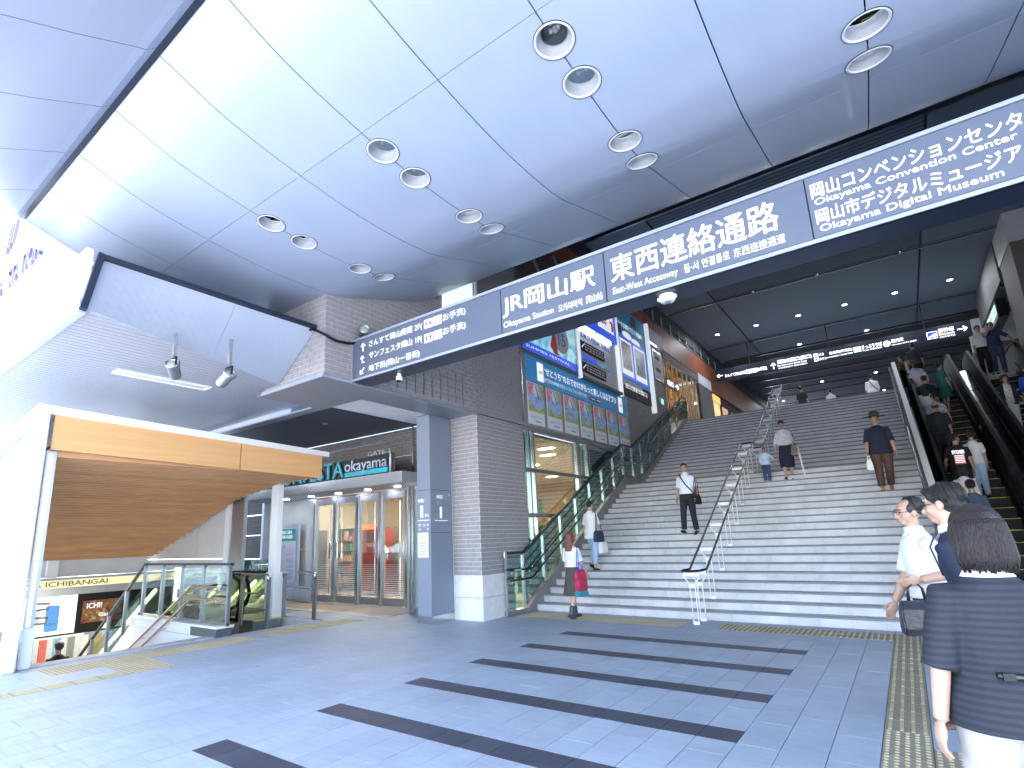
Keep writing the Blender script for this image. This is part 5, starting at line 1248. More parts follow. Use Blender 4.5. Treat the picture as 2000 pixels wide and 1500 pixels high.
MB().box(-13.85, -10.17, 5.55, 5.59, 0.20, 0.24).build('bottom_rail', M_steeld, gr)
bz = thing('bronze_handrail', 'pair of bronze handrails running down beside the underground stairs', 'handrail', (-12, 5.36, 0.8))
for dz in (0.0, -0.22):
    MB().tube([(-10.24, 5.36, 0.80+dz), (-10.24, 5.36, 0.88+dz), (-10.30, 5.36, 0.895+dz), (-11.2, 5.36, 0.88+dz), (-17, 5.36, 0.88+dz-5.8*0.52)], 0.020, 8).build('rail', M_bronze, bz, smooth=True)
    for x in (-10.35, -11.35, -12.3, -13.2): MB().bar((x, 5.36, 0.83+dz-max(0, -11.2-x)*0.52), (x, 5.54, 0.83+dz-max(0, -11.2-x)*0.52), 0.02, 0.02).build('bracket', M_steel, bz)
def barrier(x0, x1, y, H, lab):
    e = thing('crowd_barrier', lab, 'barrier', ((x0+x1)/2, y, 0), 'steel barriers by the underground escalators')
    for x in (x0, x1):
        MB().box(x-0.05, x-0.012, y-0.02, y+0.02, 0, H-0.05).build('post', M_steeld, e); MB().box(x+0.012, x+0.05, y-0.02, y+0.02, 0, H-0.05).build('post', M_steeld, e)
    MB().tube([(x0-0.02, y-0.03, H-0.12), (x0-0.02, y-0.03, H-0.03), (x0+0.02, y-0.03, H), (x1-0.02, y-0.03, H), (x1+0.03, y-0.03, H-0.04), (x1+0.03, y-0.03, H-0.14)], 0.022, 10).build('top_rail', M_steel, e, smooth=True)
    for z in (0.35, 0.65): MB().tube([(x0+0.05, y, z), (x1-0.05, y, z)], 0.013, 8).build('cross_rail', M_steel, e)
barrier(-11.45, -10.47, 6.55, 1.03, 'steel barrier in front of the underground escalator, nearer to the glass rail')
barrier(-11.66, -10.52, 7.70, 1.00, 'steel barrier right of the white column, nearer to the glass doors')
def esc_down(y0, lab):
    e = thing('underground_escalator', lab, 'escalator', (-12, y0, 0), 'underground escalators')
    for yy in (y0, y0+0.78):
        path = [(-12.25, 0.25), (-11.93, 0.35), (-11.80, 0.6), (-11.90, 0.86), (-12.25, 0.99), (-13.9, 0.99), (-14.6, 0.80), (-19, -1.75)]
        mb = MB()
        for (a, b), (c, d) in zip(path[:-1], path[1:]): mb.bar((a, yy, b), (c, yy, d), 0.07, 0.045, (0, 0, 1) if abs(c-a) > 0.3 else (1, 0, 0.2))
        mb.build('handrail', M_black, e, bevel=0.006)
        MB().prism([(-12.0, 0.08), (-11.86, 0.6), (-11.95, 0.84), (-12.25, 0.95), (-13.9, 0.95), (-14.6, 0.76), (-19, -1.8), (-19, -2.7), (-14.4, -0.1), (-13.9, 0.08)], 'y', yy-0.006, yy+0.006).build('glass_side', glass('amber glass %.1f' % yy, (0.88, 0.92, 0.80), 0.16), e)
        MB().prism([(-12.3, 0.0), (-12.25, 0.24), (-13.9, 0.24), (-19, -2.7), (-19, -2.95), (-13.9, 0.0)], 'y', yy-0.05, yy+0.05).build('skirt', M_steel, e)
        MB().prism([(-14.2, 0.72), (-19, -2.06), (-19, -2.13), (-14.2, 0.64)], 'y', yy-0.02, yy+0.02).build('light_strip', lamp('yellowish strip %.1f' % yy, (1.0, 0.92, 0.55), 0.7), e)
    for k in range(16):
        x = -13.0-0.4*k; z = -max(0, (k-2))*0.22
        MB().box(x-0.4, x, y0+0.06, y0+0.72, z-0.25, z+0.02).build('step', M_escd, e)
    MB().box(-13.0, -11.7, y0+0.06, y0+0.72, -0.2, 0.012).build('comb_plate', M_steeld, e)
    MB().box(-12.6, -12.0, y0-0.12, y0-0.03, 0.0, 0.42).build('black_box', M_black, e)
    MB().box(-11.68, -11.62, y0+0.06, y0+0.72, 0.0, 0.016).build('yellow_line', M_yel, e)
esc_down(5.95, 'underground escalator going down, nearer to the glass rail')
esc_down(6.92, 'underground escalator going down, beside the pale end wall')
# far wall of the pit with the arcade name
aw = thing('arcade_front', 'steel and amber name band with lit advertising panels over the underground passage', 'sign', (-19, 6, 0.3))
MB().box(-19.2, -19.0, 2.6, 7.7, 0.45, 0.93).build('steel_band', M_steeld, aw)
MB().box(-19.0, -18.985, 2.6, 7.7, 0.66, 0.87).build('amber_strip', mat('amber strip', (0.75, 0.65, 0.38), 0.4, var=0.02, emit=(1, 0.85, 0.5), es=0.06), aw)
M_letd = mat('dark olive letter', (0.09, 0.08, 0.05), 0.5, var=0)
text('lettering', 'OKAYAMA ICHIBANGAI', (-18.98, 3.72, 0.70), UY, UZ, 2.90, 0.135, M_letd, aw, bold=0.015)
MB().box(-19.15, -19.05, 2.6, 7.7, -0.62, 0.45).build('dark_back', M_black, aw)
MB().box(-19.05, -19.02, 4.35, 5.93, -0.57, 0.44).build('white_panel', mat('lit white panel', (0.8, 0.84, 0.84), 0.4, var=0.03, emit=(0.9, 1, 1), es=0.12), aw)
text('numeral', '1', (-19.015, 5.26, -0.47), UY, UZ, 0.24, 0.66, mat('azure numeral', (0.06, 0.25, 0.72), 0.4, var=0), aw, bold=0.02)
text('lettering', 'ichiban', (-19.01, 4.95, -0.32), UY, UZ, 0.52, 0.09, M_letd, aw, bold=0); text('lettering', 'Gai', (-19.01, 4.98, -0.46), UY, UZ, 0.22, 0.09, M_letd, aw, bold=0)
MB().tube([(-19.0, 4.8, 0.30), (-19.0, 5.28, 0.26), (-19.0, 5.26, 0.12), (-19.0, 4.9, 0.12)], 0.03, 6).tube([(-19.0, 4.95, -0.08), (-19.0, 5.28, -0.10), (-19.0, 5.24, -0.24), (-19.0, 4.95, -0.24)], 0.03, 6).build('grey_logo', M_greyw, aw)
MB().box(-19.0, -18.995, 4.75, 5.1, -0.25, 0.15).build('grey_block', M_rim, aw)
MB().box(-19.05, -19.02, 6.08, 7.08, -0.36, 0.24).build('food_picture', print_mat('food picture', [(0.01, 0.008, 0.008), (0.02, 0.01, 0.01), (0.25, 0.05, 0.02), (0.02, 0.015, 0.01), (0.30, 0.20, 0.06), (0.25, 0.2, 0.18)], 6, 0.8, emit=0.03), aw)
text('lettering', 'ICHI!', (-19.01, 6.18, 0.03), UY, UZ, 0.37, 0.14, M_letw, aw); text('lettering', 'Gai', (-19.01, 6.50, -0.22), UY, UZ, 0.22, 0.10, M_letw, aw)
for k in range(12): MB().box(-19.08, -19.0, 3.9+k*0.32, 4.06+k*0.32, -1.3, -0.68).build('louvre', sm[k % 4] if k % 3 else M_steeld, aw)
MB().box(-19.1, -18.9, 2.7, 7.7, -1.42, -1.34).build('counter', M_steeld, aw)
MB().box(-19.6, -19.2, 2.7, 7.7, -4, -1.42).build('lower_wall', M_warm, aw)
MB().box(-19.15, -19.05, 2.6, 7.7, 0.95, 1.44).build('parapet', M_pale, aw)
MB().box(-19.04, -18.9, 5.1, 5.35, 0.94, 1.52).build('white_post', M_white, aw)
ld = bpy.data.lights.new('pit_light', 'AREA'); ld.energy = 35; ld.size = 2; ld.color = (1, .92, .75); lo = bpy.data.objects.new('pit_light', ld); COL.objects.link(lo); lo.location = (-16, 5, 0.9)

# =================================================================== PEOPLE
M_skin = mat('skin', (0.39, 0.245, 0.175), 0.5, var=0.04, vs=8)
M_skin2 = mat('paler skin', (0.42, 0.275, 0.205), 0.5, var=0.04, vs=8)
M_hair = mat('black hair', (0.004, 0.004, 0.005), 0.38, var=0.5, vs=6, bump=0.8, bs=25, streak=(14, 14, 1.2))
M_hairb = mat('dark brown hair', (0.011, 0.006, 0.008), 0.38, var=0.5, vs=6, bump=0.8, bs=25, streak=(14, 14, 1.2))
M_hairg = mat('greying hair', (0.022, 0.022, 0.026), 0.5, var=0.3, vs=10, bump=0.6, bs=25, streak=(14, 14, 1.2))
def cloth(name, c, r=0.85): return mat(name, c, r, var=0.08, vs=5, bump=0.9, bs=7, streak=(1, 1, 0.6))
C_white = cloth('white shirt cloth', (0.62, 0.64, 0.68)); C_navy = cloth('navy knit', (0.008, 0.013, 0.034)); C_black = cloth('black cloth', (0.005, 0.006, 0.009))
C_char = cloth('charcoal trouser', (0.011, 0.013, 0.020)); C_brown = cloth('brown trouser', (0.085, 0.045, 0.03)); C_jean = cloth('pale jeans', (0.34, 0.48, 0.68))
C_olive = cloth('olive skirt', (0.055, 0.055, 0.048)); C_green = cloth('green dress', (0.02, 0.16, 0.12)); C_blue = cloth('blue shirt', (0.018, 0.036, 0.10))
C_slate = cloth('slate jacket', (0.05, 0.08, 0.14)); C_grey = cloth('light grey shirt', (0.45, 0.46, 0.52)); C_lblue = cloth('pale blue shirt', (0.42, 0.55, 0.75))
C_cream = cloth('cream trousers', (0.40, 0.385, 0.38)); C_pink = cloth('pale pink blouse', (0.72, 0.62, 0.68)); C_child = cloth('pale blue child shirt', (0.45, 0.60, 0.78))
C_stripe = stripes('white navy stripes', (0.75, 0.76, 0.8), (0.03, 0.045, 0.12), 0.032, 0.62); C_nstripe = stripes('dark tonal stripes', (0.006, 0.008, 0.015), (0.012, 0.017, 0.032), 0.028, 0.5)
C_stripe2 = stripes('navy white stripes', (0.03, 0.045, 0.12), (0.70, 0.72, 0.78), 0.035, 0.5)
C_floral = print_mat('floral blouse', [(0.75, 0.72, 0.7), (0.7, 0.68, 0.66), (0.2, 0.18, 0.2), (0.8, 0.76, 0.74)], 30, 0.5)
L_black = mat('black leather', (0.010, 0.012, 0.020), 0.28, var=0.1, vs=4, bump=0.3, bs=30); L_tan = mat('orange tan leather', (0.52, 0.17, 0.05), 0.4, var=0.1); L_brown = mat('brown leather', (0.07, 0.035, 0.025), 0.4, var=0.1)
M_lips = mat('lips', (0.45, 0.16, 0.13), 0.45, var=0); M_eye = mat('eye', (0.02, 0.015, 0.012), 0.15, var=0); M_eyew = mat('eye white', (0.75, 0.74, 0.72), 0.3, var=0)
def rotm(ax, deg): return Matrix.Rotation(R(deg), 3, ax)
def remesh(mb, name, m, parent, vox, smooth_it=2, keep_smooth=True):
    me = bpy.data.meshes.new(name); me.from_pydata(mb.v, [], mb.f); me.update()
    bm = bmesh.new(); bm.from_mesh(me); bmesh.ops.recalc_face_normals(bm, faces=bm.faces); bm.to_mesh(me); bm.free()
    o = bpy.data.objects.new(name, me); COL.objects.link(o)
    r = o.modifiers.new('r', 'REMESH'); r.mode = 'VOXEL'; r.voxel_size = vox
    if smooth_it: s = o.modifiers.new('s', 'SMOOTH'); s.factor = 0.6; s.iterations = smooth_it
    bpy.context.view_layer.update()
    nm = bpy.data.meshes.new_from_object(o.evaluated_get(bpy.context.evaluated_depsgraph_get()))
    nm.materials.clear(); nm.materials.append(m)
    for p in nm.polygons: p.use_smooth = True
    nm.name = name; o.modifiers.clear(); o.data = nm; lput(o, parent)
    return o
def cap(mb, p0, p1, r0, r1, n=14):
    """closed tapered limb with round ends"""
    p0, p1 = Vector(p0), Vector(p1); d = (p1-p0)
    if d.length < 1e-5: return mb.ell(p0, (r0, r0, r0))
    d.normalize(); pts = []; rr = []
    for t in (-0.95, -0.6, 0.0): pts.append(p0+d*r0*t); rr.append(r0*math.sqrt(max(0.02, 1-t*t)))
    for t in (0.0, 0.6, 0.95): pts.append(p1+d*r1*t); rr.append(r1*math.sqrt(max(0.02, 1-t*t)))
    return mb.tube(pts, 1, n, True, rr)
def frus(mb, pts, rr, n=16): return mb.tube(pts, 1, n, True, rr)

def person(label, loc, yaw, h=1.70, female=False, lean=0, side=0, turn=0, nod=0, legs=((0, 4), (0, 4)), arms=((5, 8, 10), (5, 8, 10)),
           top=None, sleeve=0.5, hem=0.86, flare=0.0, bottom=None, btype='trousers', bhem=0.05, hair='short', hairm=None, skin=None,
           shoe=None, hat=False, glasses=False, vox=0.016, build=1.0, group=None, collar=None, boots=False, hands=True, opening=None, zfix=None):
    """faces +Y of its own frame; legs: (thigh swing forward, knee bend) left, right; arms: (swing, out, elbow bend) left, right"""
    s = h/1.70; skin = skin or M_skin; hairm = hairm or M_hair; shoe = shoe or L_black
    e = local_empty('person', label, 'person', loc, group, R(yaw))
    wd = (0.92 if female else 1.0)*build
    # ---- legs
    hipz = 0.90; J = {}
    th, sh = 0.43, 0.41
    lows = []
    for k, sg_ in ((0, -1), (1, 1)):
        a, b = legs[k]
        hp = Vector((sg_*0.088*wd, 0, hipz)); d1 = Vector((0, math.sin(R(a)), -math.cos(R(a)))); kn = hp+d1*th
        a2 = a-b; d2 = Vector((0, math.sin(R(a2)), -math.cos(R(a2)))); an = kn+d2*sh
        J[k] = (hp, kn, an, a2); lows.append(an.z-0.065)
    dz = -min(lows) if zfix is None else zfix
    up_ = Matrix.Rotation(R(-lean), 3, 'X') @ Matrix.Rotation(R(side), 3, 'Y')
    piv = Vector((0, 0, hipz+0.02))
    def U(p): p = Vector(p); return (piv+up_ @ (p-piv)+Vector((0, 0, dz)))*s
    def Lg(p): return (Vector(p)+Vector((0, 0, dz)))*s
    hd = Matrix.Rotation(R(turn), 3, 'Z') @ Matrix.Rotation(R(-nod), 3, 'X'); hp_ = Vector((0, 0.0, 1.47))
    def H(p): p = Vector(p); return U(hp_+hd @ (p-hp_))
    # ---- arms
    AR_ = {}
    for k, sg_ in ((0, -1), (1, 1)):
        sw, out, el = arms[k][:3]
        shd = Vector((sg_*0.154*wd, 0, 1.352))
        d1 = Matrix.Rotation(R(sg_*-out), 3, 'Y') @ Vector((0, math.sin(R(sw)), -math.cos(R(sw))))
        eb = shd+d1*0.275
        tw = arms[k][3] if len(arms[k]) > 3 else 0     # inward turn of the forearm
        fa = sw+el
        d2 = Vector((-sg_*math.sin(R(tw))*math.sin(R(max(fa, 20))), math.cos(R(tw))*math.sin(R(fa)), -math.cos(R(fa))))
        d2 = (Matrix.Rotation(R(sg_*-out*0.5), 3, 'Y') @ d2).normalized()
        wr = eb+d2*0.245
        AR_[k] = (shd, eb, wr, d2)
    # ---- body: one continuous skin
    mb = MB()
    mb.xf = Lg
    for k in (0, 1):
        hp, kn, an, a2 = J[k]
        f = 1.0 if not female else 0.94
        frus(mb, [hp+Vector((0, 0, 0.05)), hp, (hp*0.5+kn*0.5), kn, kn+(an-kn)*0.30+Vector((0, -0.012, 0)), kn+(an-kn)*0.7, an], [0.06, 0.082*f, 0.068*f, 0.052*f, 0.054*f, 0.037*f, 0.034*f])
        toe = an+Matrix.Rotation(R(max(min(a2, 15), -38)), 3, 'X') @ Vector((0, 0.13, -0.045))
        cap(mb, an+Vector((0, -0.02, -0.02)), toe, 0.036, 0.026)
    mb.xf = U
    mb.loft([(0, -0.01, 0.84, 0.13*wd, 0.09), (0, -0.01, 0.92, 0.158*wd, 0.112), (0, 0, 1.0, 0.148*wd, 0.104), (0, 0.004, 1.08, (0.125 if female else 0.138)*wd, 0.094), (0, 0.004, 1.20, 0.145*wd, 0.104),
             (0, 0, 1.30, 0.156*wd, 0.105), (0, -0.004, 1.345, 0.142*wd, 0.090), (0, -0.008, 1.405, 0.088*wd, 0.068), (0, -0.004, 1.44, 0.058, 0.054), (0, 0.004, 1.50, 0.050, 0.052)], 20)
    for k, sg_ in ((0, -1), (1, 1)):
        shd, eb, wr, d2 = AR_[k]
        f = 0.86 if female else 1.0
        frus(mb, [shd+Vector((-sg_*0.05, 0, 0.0)), shd, shd*0.5+eb*0.5, eb, eb+(wr-eb)*0.3, wr], [0.04, 0.052*f, 0.047*f, 0.040*f, 0.040*f, 0.031*f])
        ptr = J  # hand
        pal = wr+d2*0.055; side_ = Vector((0, 1, 0))-d2*d2.y
        if side_.length < 0.1: side_ = Vector((0, 0, 1))-d2*d2.z
        side_.normalize(); nrm = d2.cross(side_)*sg_
        Mx = Matrix((side_, nrm, d2)).transposed()
        mb.ell(pal, (0.041, 0.019, 0.052), Mx, 12, 8)
        if hands:
            for q in range(4):
                o_ = (q-1.5)*-0.019; L = (0.062, 0.074, 0.070, 0.054)[q]
                b0 = pal+d2*0.030+side_*o_; m1 = b0+d2*L*0.55+nrm*-0.006; m2 = m1+d2*L*0.42+nrm*-0.024
                cap(mb, b0, m1, 0.0092, 0.0085, 8); cap(mb, m1, m2, 0.0085, 0.0072, 8)
            t0 = pal-d2*0.022+side_*0.030; t1 = t0+d2*0.040+side_*0.024-nrm*0.008; cap(mb, t0, t1, 0.0115, 0.0095, 8); cap(mb, t1, t1+d2*0.028-nrm*0.006, 0.0095, 0.008, 8)
        AR_[k] = (shd, eb, wr, d2, pal)
    mb.xf = H
    mb.ell((0, -0.012, 1.622), (0.073, 0.090, 0.082), None, 18, 12)
    mb.ell((0, 0.022, 1.575), (0.060, 0.068, 0.078), None, 18, 12)
    mb.ell((0, 0.050, 1.520), (0.034, 0.034, 0.028), None, 14, 8)
    mb.ell((0, 0.020, 1.535), (0.052, 0.050, 0.040), None, 14, 8)
    mb.loft([(0, 0.0, 1.44, 0.050, 0.050), (0, 0.0, 1.50, 0.048, 0.050), (0, 0.002, 1.56, 0.052, 0.054)], 16)
    cap(mb, (0, 0.086, 1.600), (0, 0.102, 1.570), 0.010, 0.015, 10); mb.ell((0, 0.092, 1.562), (0.017, 0.013, 0.010), None, 10, 6)
    mb.ell((0, 0.070, 1.632), (0.045, 0.022, 0.014), None, 12, 6)
    mb.ell((0, 0.078, 1.537), (0.024, 0.014, 0.012), None, 12, 6)
    for sg_ in (-1, 1):
        mb.ell((sg_*0.073, -0.004, 1.588), (0.010, 0.020, 0.031), None, 10, 7)
        mb.ell((sg_*0.034, 0.062, 1.572), (0.022, 0.018, 0.018), None, 10, 6)
    body = remesh(mb, 'body', skin, e, vox*0.62 if vox < 0.013 else vox*0.8, 1)
    fc_ = MB(); fc_.xf = H
    for sg_ in (-1, 1): fc_.ell((sg_*0.030, 0.0795, 1.603), (0.0125, 0.007, 0.0055), None, 10, 6)
    fc_.build('eye', M_eye, None, smooth=True); o = bpy.data.objects[-1] if False else None
    ob = [x for x in COL.objects if x.name.startswith('eye') and x.parent is None]
    for q in ob: lput(q, body)
    if vox < 0.013:
        f2 = MB(); f2.xf = H
        for sg_ in (-1, 1): f2.tube([(sg_*0.014, 0.088, 1.622), (sg_*0.03, 0.086, 1.628), (sg_*0.048, 0.076, 1.622)], 0.0035, 6)
        lput(f2.build('eyebrow', hairm, None, smooth=True), body)
    f3 = MB(); f3.xf = H; f3.ell((0, 0.088, 1.5375), (0.021, 0.0075, 0.0055), None, 12, 6)
    lput(f3.build('mouth', M_lips, None, smooth=True), body)
    # ---- bottom garment
    if bottom is not None:
        mb = MB()
        if btype == 'trousers':
            mb.xf = Lg
            for k in (0, 1):
                hp, kn, an, a2 = J[k]; end = kn+(an-kn)*(1.0-bhem*1.0) if bhem < 0.9 else kn
                f = build
                frus(mb, [hp+Vector((0, 0, 0.06)), hp, hp*0.5+kn*0.5, kn, kn*0.5+end*0.5, end], [0.085*f, 0.105*f, 0.088*f, 0.072*f, 0.068*f, 0.062*f])
            mb.loft([(0, -0.008, 0.80, 0.10*wd, 0.085), (0, -0.010, 0.86, 0.168*wd, 0.122), (0, -0.008, 0.94, 0.170*wd, 0.122), (0, 0, 1.02, 0.160*wd, 0.118)], 20)
        else:
            mb.xf = Lg
            global pleat_n
            pleat_n = 14
            sw_ = (J[0][1].y+J[1][1].y)*0.35
            z1 = bhem
            mb.loft([(0, sw_, z1, (0.25 if btype == 'skirt' else 0.20)*wd, (0.20 if btype == 'skirt' else 0.17)), (0, sw_*0.7, (z1+0.86)/2, 0.21*wd, 0.165), (0, 0, 0.86, 0.178*wd, 0.13), (0, 0, 0.95, 0.168*wd, 0.122), (0, 0, 1.06, 0.142*wd, 0.110)], 40)
        o = remesh(mb, 'trousers' if btype == 'trousers' else 'skirt', bottom, e, vox, 1)
        if btype == 'skirt':
            for v in o.data.vertices:
                q = math.atan2(v.co.y, v.co.x); t = max(0, min(1, ((1.0+dz)*s-v.co.z)/(0.5*s)))
                g = 1+0.05*t*math.sin(q*13); v.co.x *= g; v.co.y *= g
    # ---- shoes
    for k in (0, 1):
        hp, kn, an, a2 = J[k]; mb = MB(); mb.xf = Lg
        Rm = Matrix.Rotation(R(max(min(a2, 15), -38)), 3, 'X')
        P = lambda x, y, z: an+Rm @ Vector((x, y, z))
        cap(mb, P(0, -0.045, -0.035), P(0, 0.06, -0.040), 0.036, 0.040); cap(mb, P(0, 0.06, -0.040), P(0, 0.155, -0.048), 0.040, 0.028)
        mb.add([P(x, y, -0.066+zz) for zz in (0, 0.02) for x, y in ((-0.032, -0.08), (0.032, -0.08), (0.042, 0.05), (0.03, 0.18), (-0.03, 0.18), (-0.042, 0.05))],
               [(0, 5, 4, 3, 2, 1), (6, 7, 8, 9, 10, 11)]+[(i, (i+1) % 6, 6+(i+1) % 6, 6+i) for i in range(6)])
        if boots: cap(mb, P(0, 0, 0.0), P(0, -0.01, 0.13), 0.046, 0.056)
        remesh(mb, 'shoe', shoe, e, max(vox*0.7, 0.009), 1)
    # ---- top garment
    if top is not None:
        mb = MB(); mb.xf = U
        b_ = 0.020; bd = max(1.0, build)
        fl = flare
        rings = [(0, -0.006, hem, (0.187+fl)*wd, (0.138+fl*0.8)*bd), (0, -0.006, max(hem+0.05, 0.95), (0.184+fl*0.7)*wd, (0.136+fl*0.6)*bd), (0, 0, 1.08, (0.152 if female else 0.162)*wd+fl*0.5, 0.116+fl*0.4),
                 (0, 0.003, 1.20, 0.162*wd+fl*0.3, 0.122+fl*0.2), (0, 0, 1.30, 0.170*wd, 0.120), (0, -0.004, 1.352, 0.156*wd, 0.106), (0, -0.006, 1.395, 0.122*wd, 0.092), (0, -0.008, 1.428, 0.086*wd, 0.074), (0, -0.006, 1.450, 0.066, 0.062)]
        if hem > 0.95: rings.pop(1)
        mb.loft(rings, 24)
        for k, sg_ in ((0, -1), (1, 1)):
            shd, eb, wr, d2, pal = AR_[k]
            if sleeve <= 1.0: pts = [shd+Vector((-sg_*0.06, 0, 0.0)), shd+Vector((0, 0, 0.004)), shd*0.5+eb*0.5, shd+(eb-shd)*max(0.55, sleeve)]; rr = [0.046, 0.057, 0.062, 0.066+fl*0.5]
            else: pts = [shd+Vector((-sg_*0.06, 0, 0.0)), shd+Vector((0, 0, 0.004)), shd*0.5+eb*0.5, eb, eb+(wr-eb)*(sleeve-1)]; rr = [0.046, 0.057, 0.058, 0.055, 0.048+fl*0.4]
            frus(mb, pts, [q*max(1.0, build) for q in rr])
        o = remesh(mb, 'top', top, e, vox, 2)
        if collar:
            cm = MB(); cm.xf = U
            for sg_ in (-1, 1): cm.add([(0, 0.085, 1.405), (sg_*0.055, 0.078, 1.415), (sg_*0.068, 0.005, 1.475), (sg_*0.03, 0.058, 1.462)], [(0, 1, 2, 3)])
            cm.loft([(0, -0.004, 1.440, 0.070, 0.070), (0, 0.0, 1.482, 0.060, 0.062)], 20)
            co_ = cm.build('collar', collar, None, smooth=False); lput(co_, o)
    # ---- hair
    mb = MB(); mb.xf = H
    if hair == 'bald':
        mb.ell((0, -0.030, 1.600), (0.080, 0.074, 0.066), None, 16, 10)
        hm = MB()
    elif hair == 'receding':
        mb.ell((0, -0.034, 1.632), (0.080, 0.080, 0.078), None, 18, 12)
        for sg_ in (-1, 1): mb.ell((sg_*0.062, 0.0, 1.625), (0.020, 0.042, 0.040), None, 12, 8)
    elif hair == 'short':
        mb.ell((0, -0.022, 1.642), (0.084, 0.096, 0.082), None, 18, 12); mb.ell((0, -0.045, 1.600), (0.078, 0.065, 0.070), None, 16, 10)
        mb.ell((0, 0.045, 1.682), (0.062, 0.042, 0.026), None, 14, 8)
        for sg_ in (-1, 1): mb.ell((sg_*0.068, 0.012, 1.640), (0.016, 0.034, 0.034), None, 10, 7)
    elif hair == 'bob':
        mb.ell((0, -0.016, 1.645), (0.093, 0.105, 0.088), None, 20, 12)
        mb.loft([(0, -0.040, 1.455, 0.082, 0.060), (0, -0.040, 1.475, 0.098, 0.078), (0, -0.034, 1.54, 0.099, 0.082), (0, -0.028, 1.60, 0.098, 0.086), (0, -0.02, 1.66, 0.085, 0.085)], 24)
        mb.ell((0, 0.052, 1.682), (0.060, 0.040, 0.030), None, 14, 8)
        for sg_ in (-1, 1): mb.ell((sg_*0.078, 0.020, 1.58), (0.018, 0.036, 0.075), None, 12, 8)
    elif hair == 'long':
        mb.ell((0, -0.018, 1.642), (0.086, 0.098, 0.082), None, 18, 12)
        mb.loft([(0, -0.085, 1.27, 0.055, 0.022), (0, -0.085, 1.33, 0.095, 0.035), (0, -0.070, 1.45, 0.098, 0.052), (0, -0.05, 1.56, 0.092, 0.065), (0, -0.03, 1.64, 0.085, 0.08)], 20)
        mb.ell((0, 0.050, 1.680), (0.058, 0.038, 0.026), None, 14, 8)
        for sg_ in (-1, 1): mb.ell((sg_*0.074, 0.010, 1.57), (0.016, 0.034, 0.075), None, 12, 8)
    elif hair == 'tied':
        mb.ell((0, -0.018, 1.642), (0.084, 0.096, 0.080), None, 18, 12); cap(mb, (0, -0.12, 1.62), (0, -0.15, 1.48), 0.032, 0.018)
        mb.ell((0, 0.048, 1.680), (0.058, 0.036, 0.024), None, 14, 8)
    ho = remesh(mb, 'hair', hairm, e, vox*0.85, 1)
    if vox < 0.013:       # loose locks
        lk = MB(); lk.xf = H
        rnd = random.Random(int(h*1000))
        nn = 120 if hair == 'bob' else 50
        for i in range(nn):
            q = rnd.uniform(-2.75, -0.38) if hair == 'bob' else rnd.uniform(-PI, 0.1)
            if hair == 'bob':
                r0 = (0.090*math.cos(q), 0.098*math.sin(q)-0.02); r1 = (0.103*math.cos(q), 0.090*math.sin(q)-0.035)
                z1 = 1.440+rnd.uniform(0, 0.022); kx = rnd.uniform(-0.006, 0.006)
                lk.tube([(r0[0]*0.75, r0[1]*0.8, 1.70), (r0[0]*1.02, r0[1]*1.04, 1.645), (r1[0], r1[1], 1.56), (r1[0]*1.03+kx*0.5, r1[1]*1.03, 1.50), (r1[0]*0.93+kx, r1[1]*0.97, z1)], 1, 5, True, [0.003, 0.0055, 0.006, 0.0055, 0.003])
            else:
                r0 = (0.080*math.cos(q), 0.092*math.sin(q)-0.022)
                lk.tube([(r0[0]*0.4, r0[1]*0.45, 1.722), (r0[0]*0.85, r0[1]*0.88, 1.70), (r0[0]*1.06, r0[1]*1.04, 1.65), (r0[0]*1.05, r0[1]*1.03, 1.60+rnd.uniform(-0.02, 0.02))], 1, 5, True, [0.004, 0.007, 0.007, 0.0015])
        l_ = lk.build('locks', hairm, None, smooth=True); lput(l_, ho)
    if hat:
        mb = MB(); mb.xf = H
        mb.lathe([(0.0005, 0.125), (0.06, 0.12), (0.088, 0.095), (0.098, 0.04), (0.102, 0.0), (0.18, -0.012), (0.212, -0.004), (0.214, 0.006), (0.18, 0.0), (0.108, 0.008)], (0, -0.005, 1.655), 28)
        lput(mb.build('hat', mat('dark brown felt', (0.045, 0.032, 0.028), 0.9, var=0.1), None, smooth=True), e)
    if glasses:
        mb = MB(); mb.xf = H
        for sg_ in (-1, 1):
            mb.tube([(sg_*0.032+0.022*math.cos(q), 0.098-0.006*abs(math.cos(q)), 1.598+0.014*math.sin(q)) for q in [2*PI*i/12 for i in range(13)]], 0.0016, 5)
            mb.tube([(sg_*0.054, 0.093, 1.604), (sg_*0.076, 0.02, 1.602), (sg_*0.078, -0.005, 1.598)], 0.0018, 5)
        mb.tube([(-0.011, 0.100, 1.602), (0.011, 0.100, 1.602)], 0.0016, 5)
        lput(mb.build('glasses', M_blackm, None, smooth=True), e)
    e['_s'] = s
    return e, dict(U=U, Lg=Lg, H=H, J=J, A=AR_, s=s, dz=dz)
def world_pt(e, p):
    return Matrix.Translation(e.location) @ Matrix.Rotation(e.rotation_euler.z, 4, 'Z') @ Vector(p)
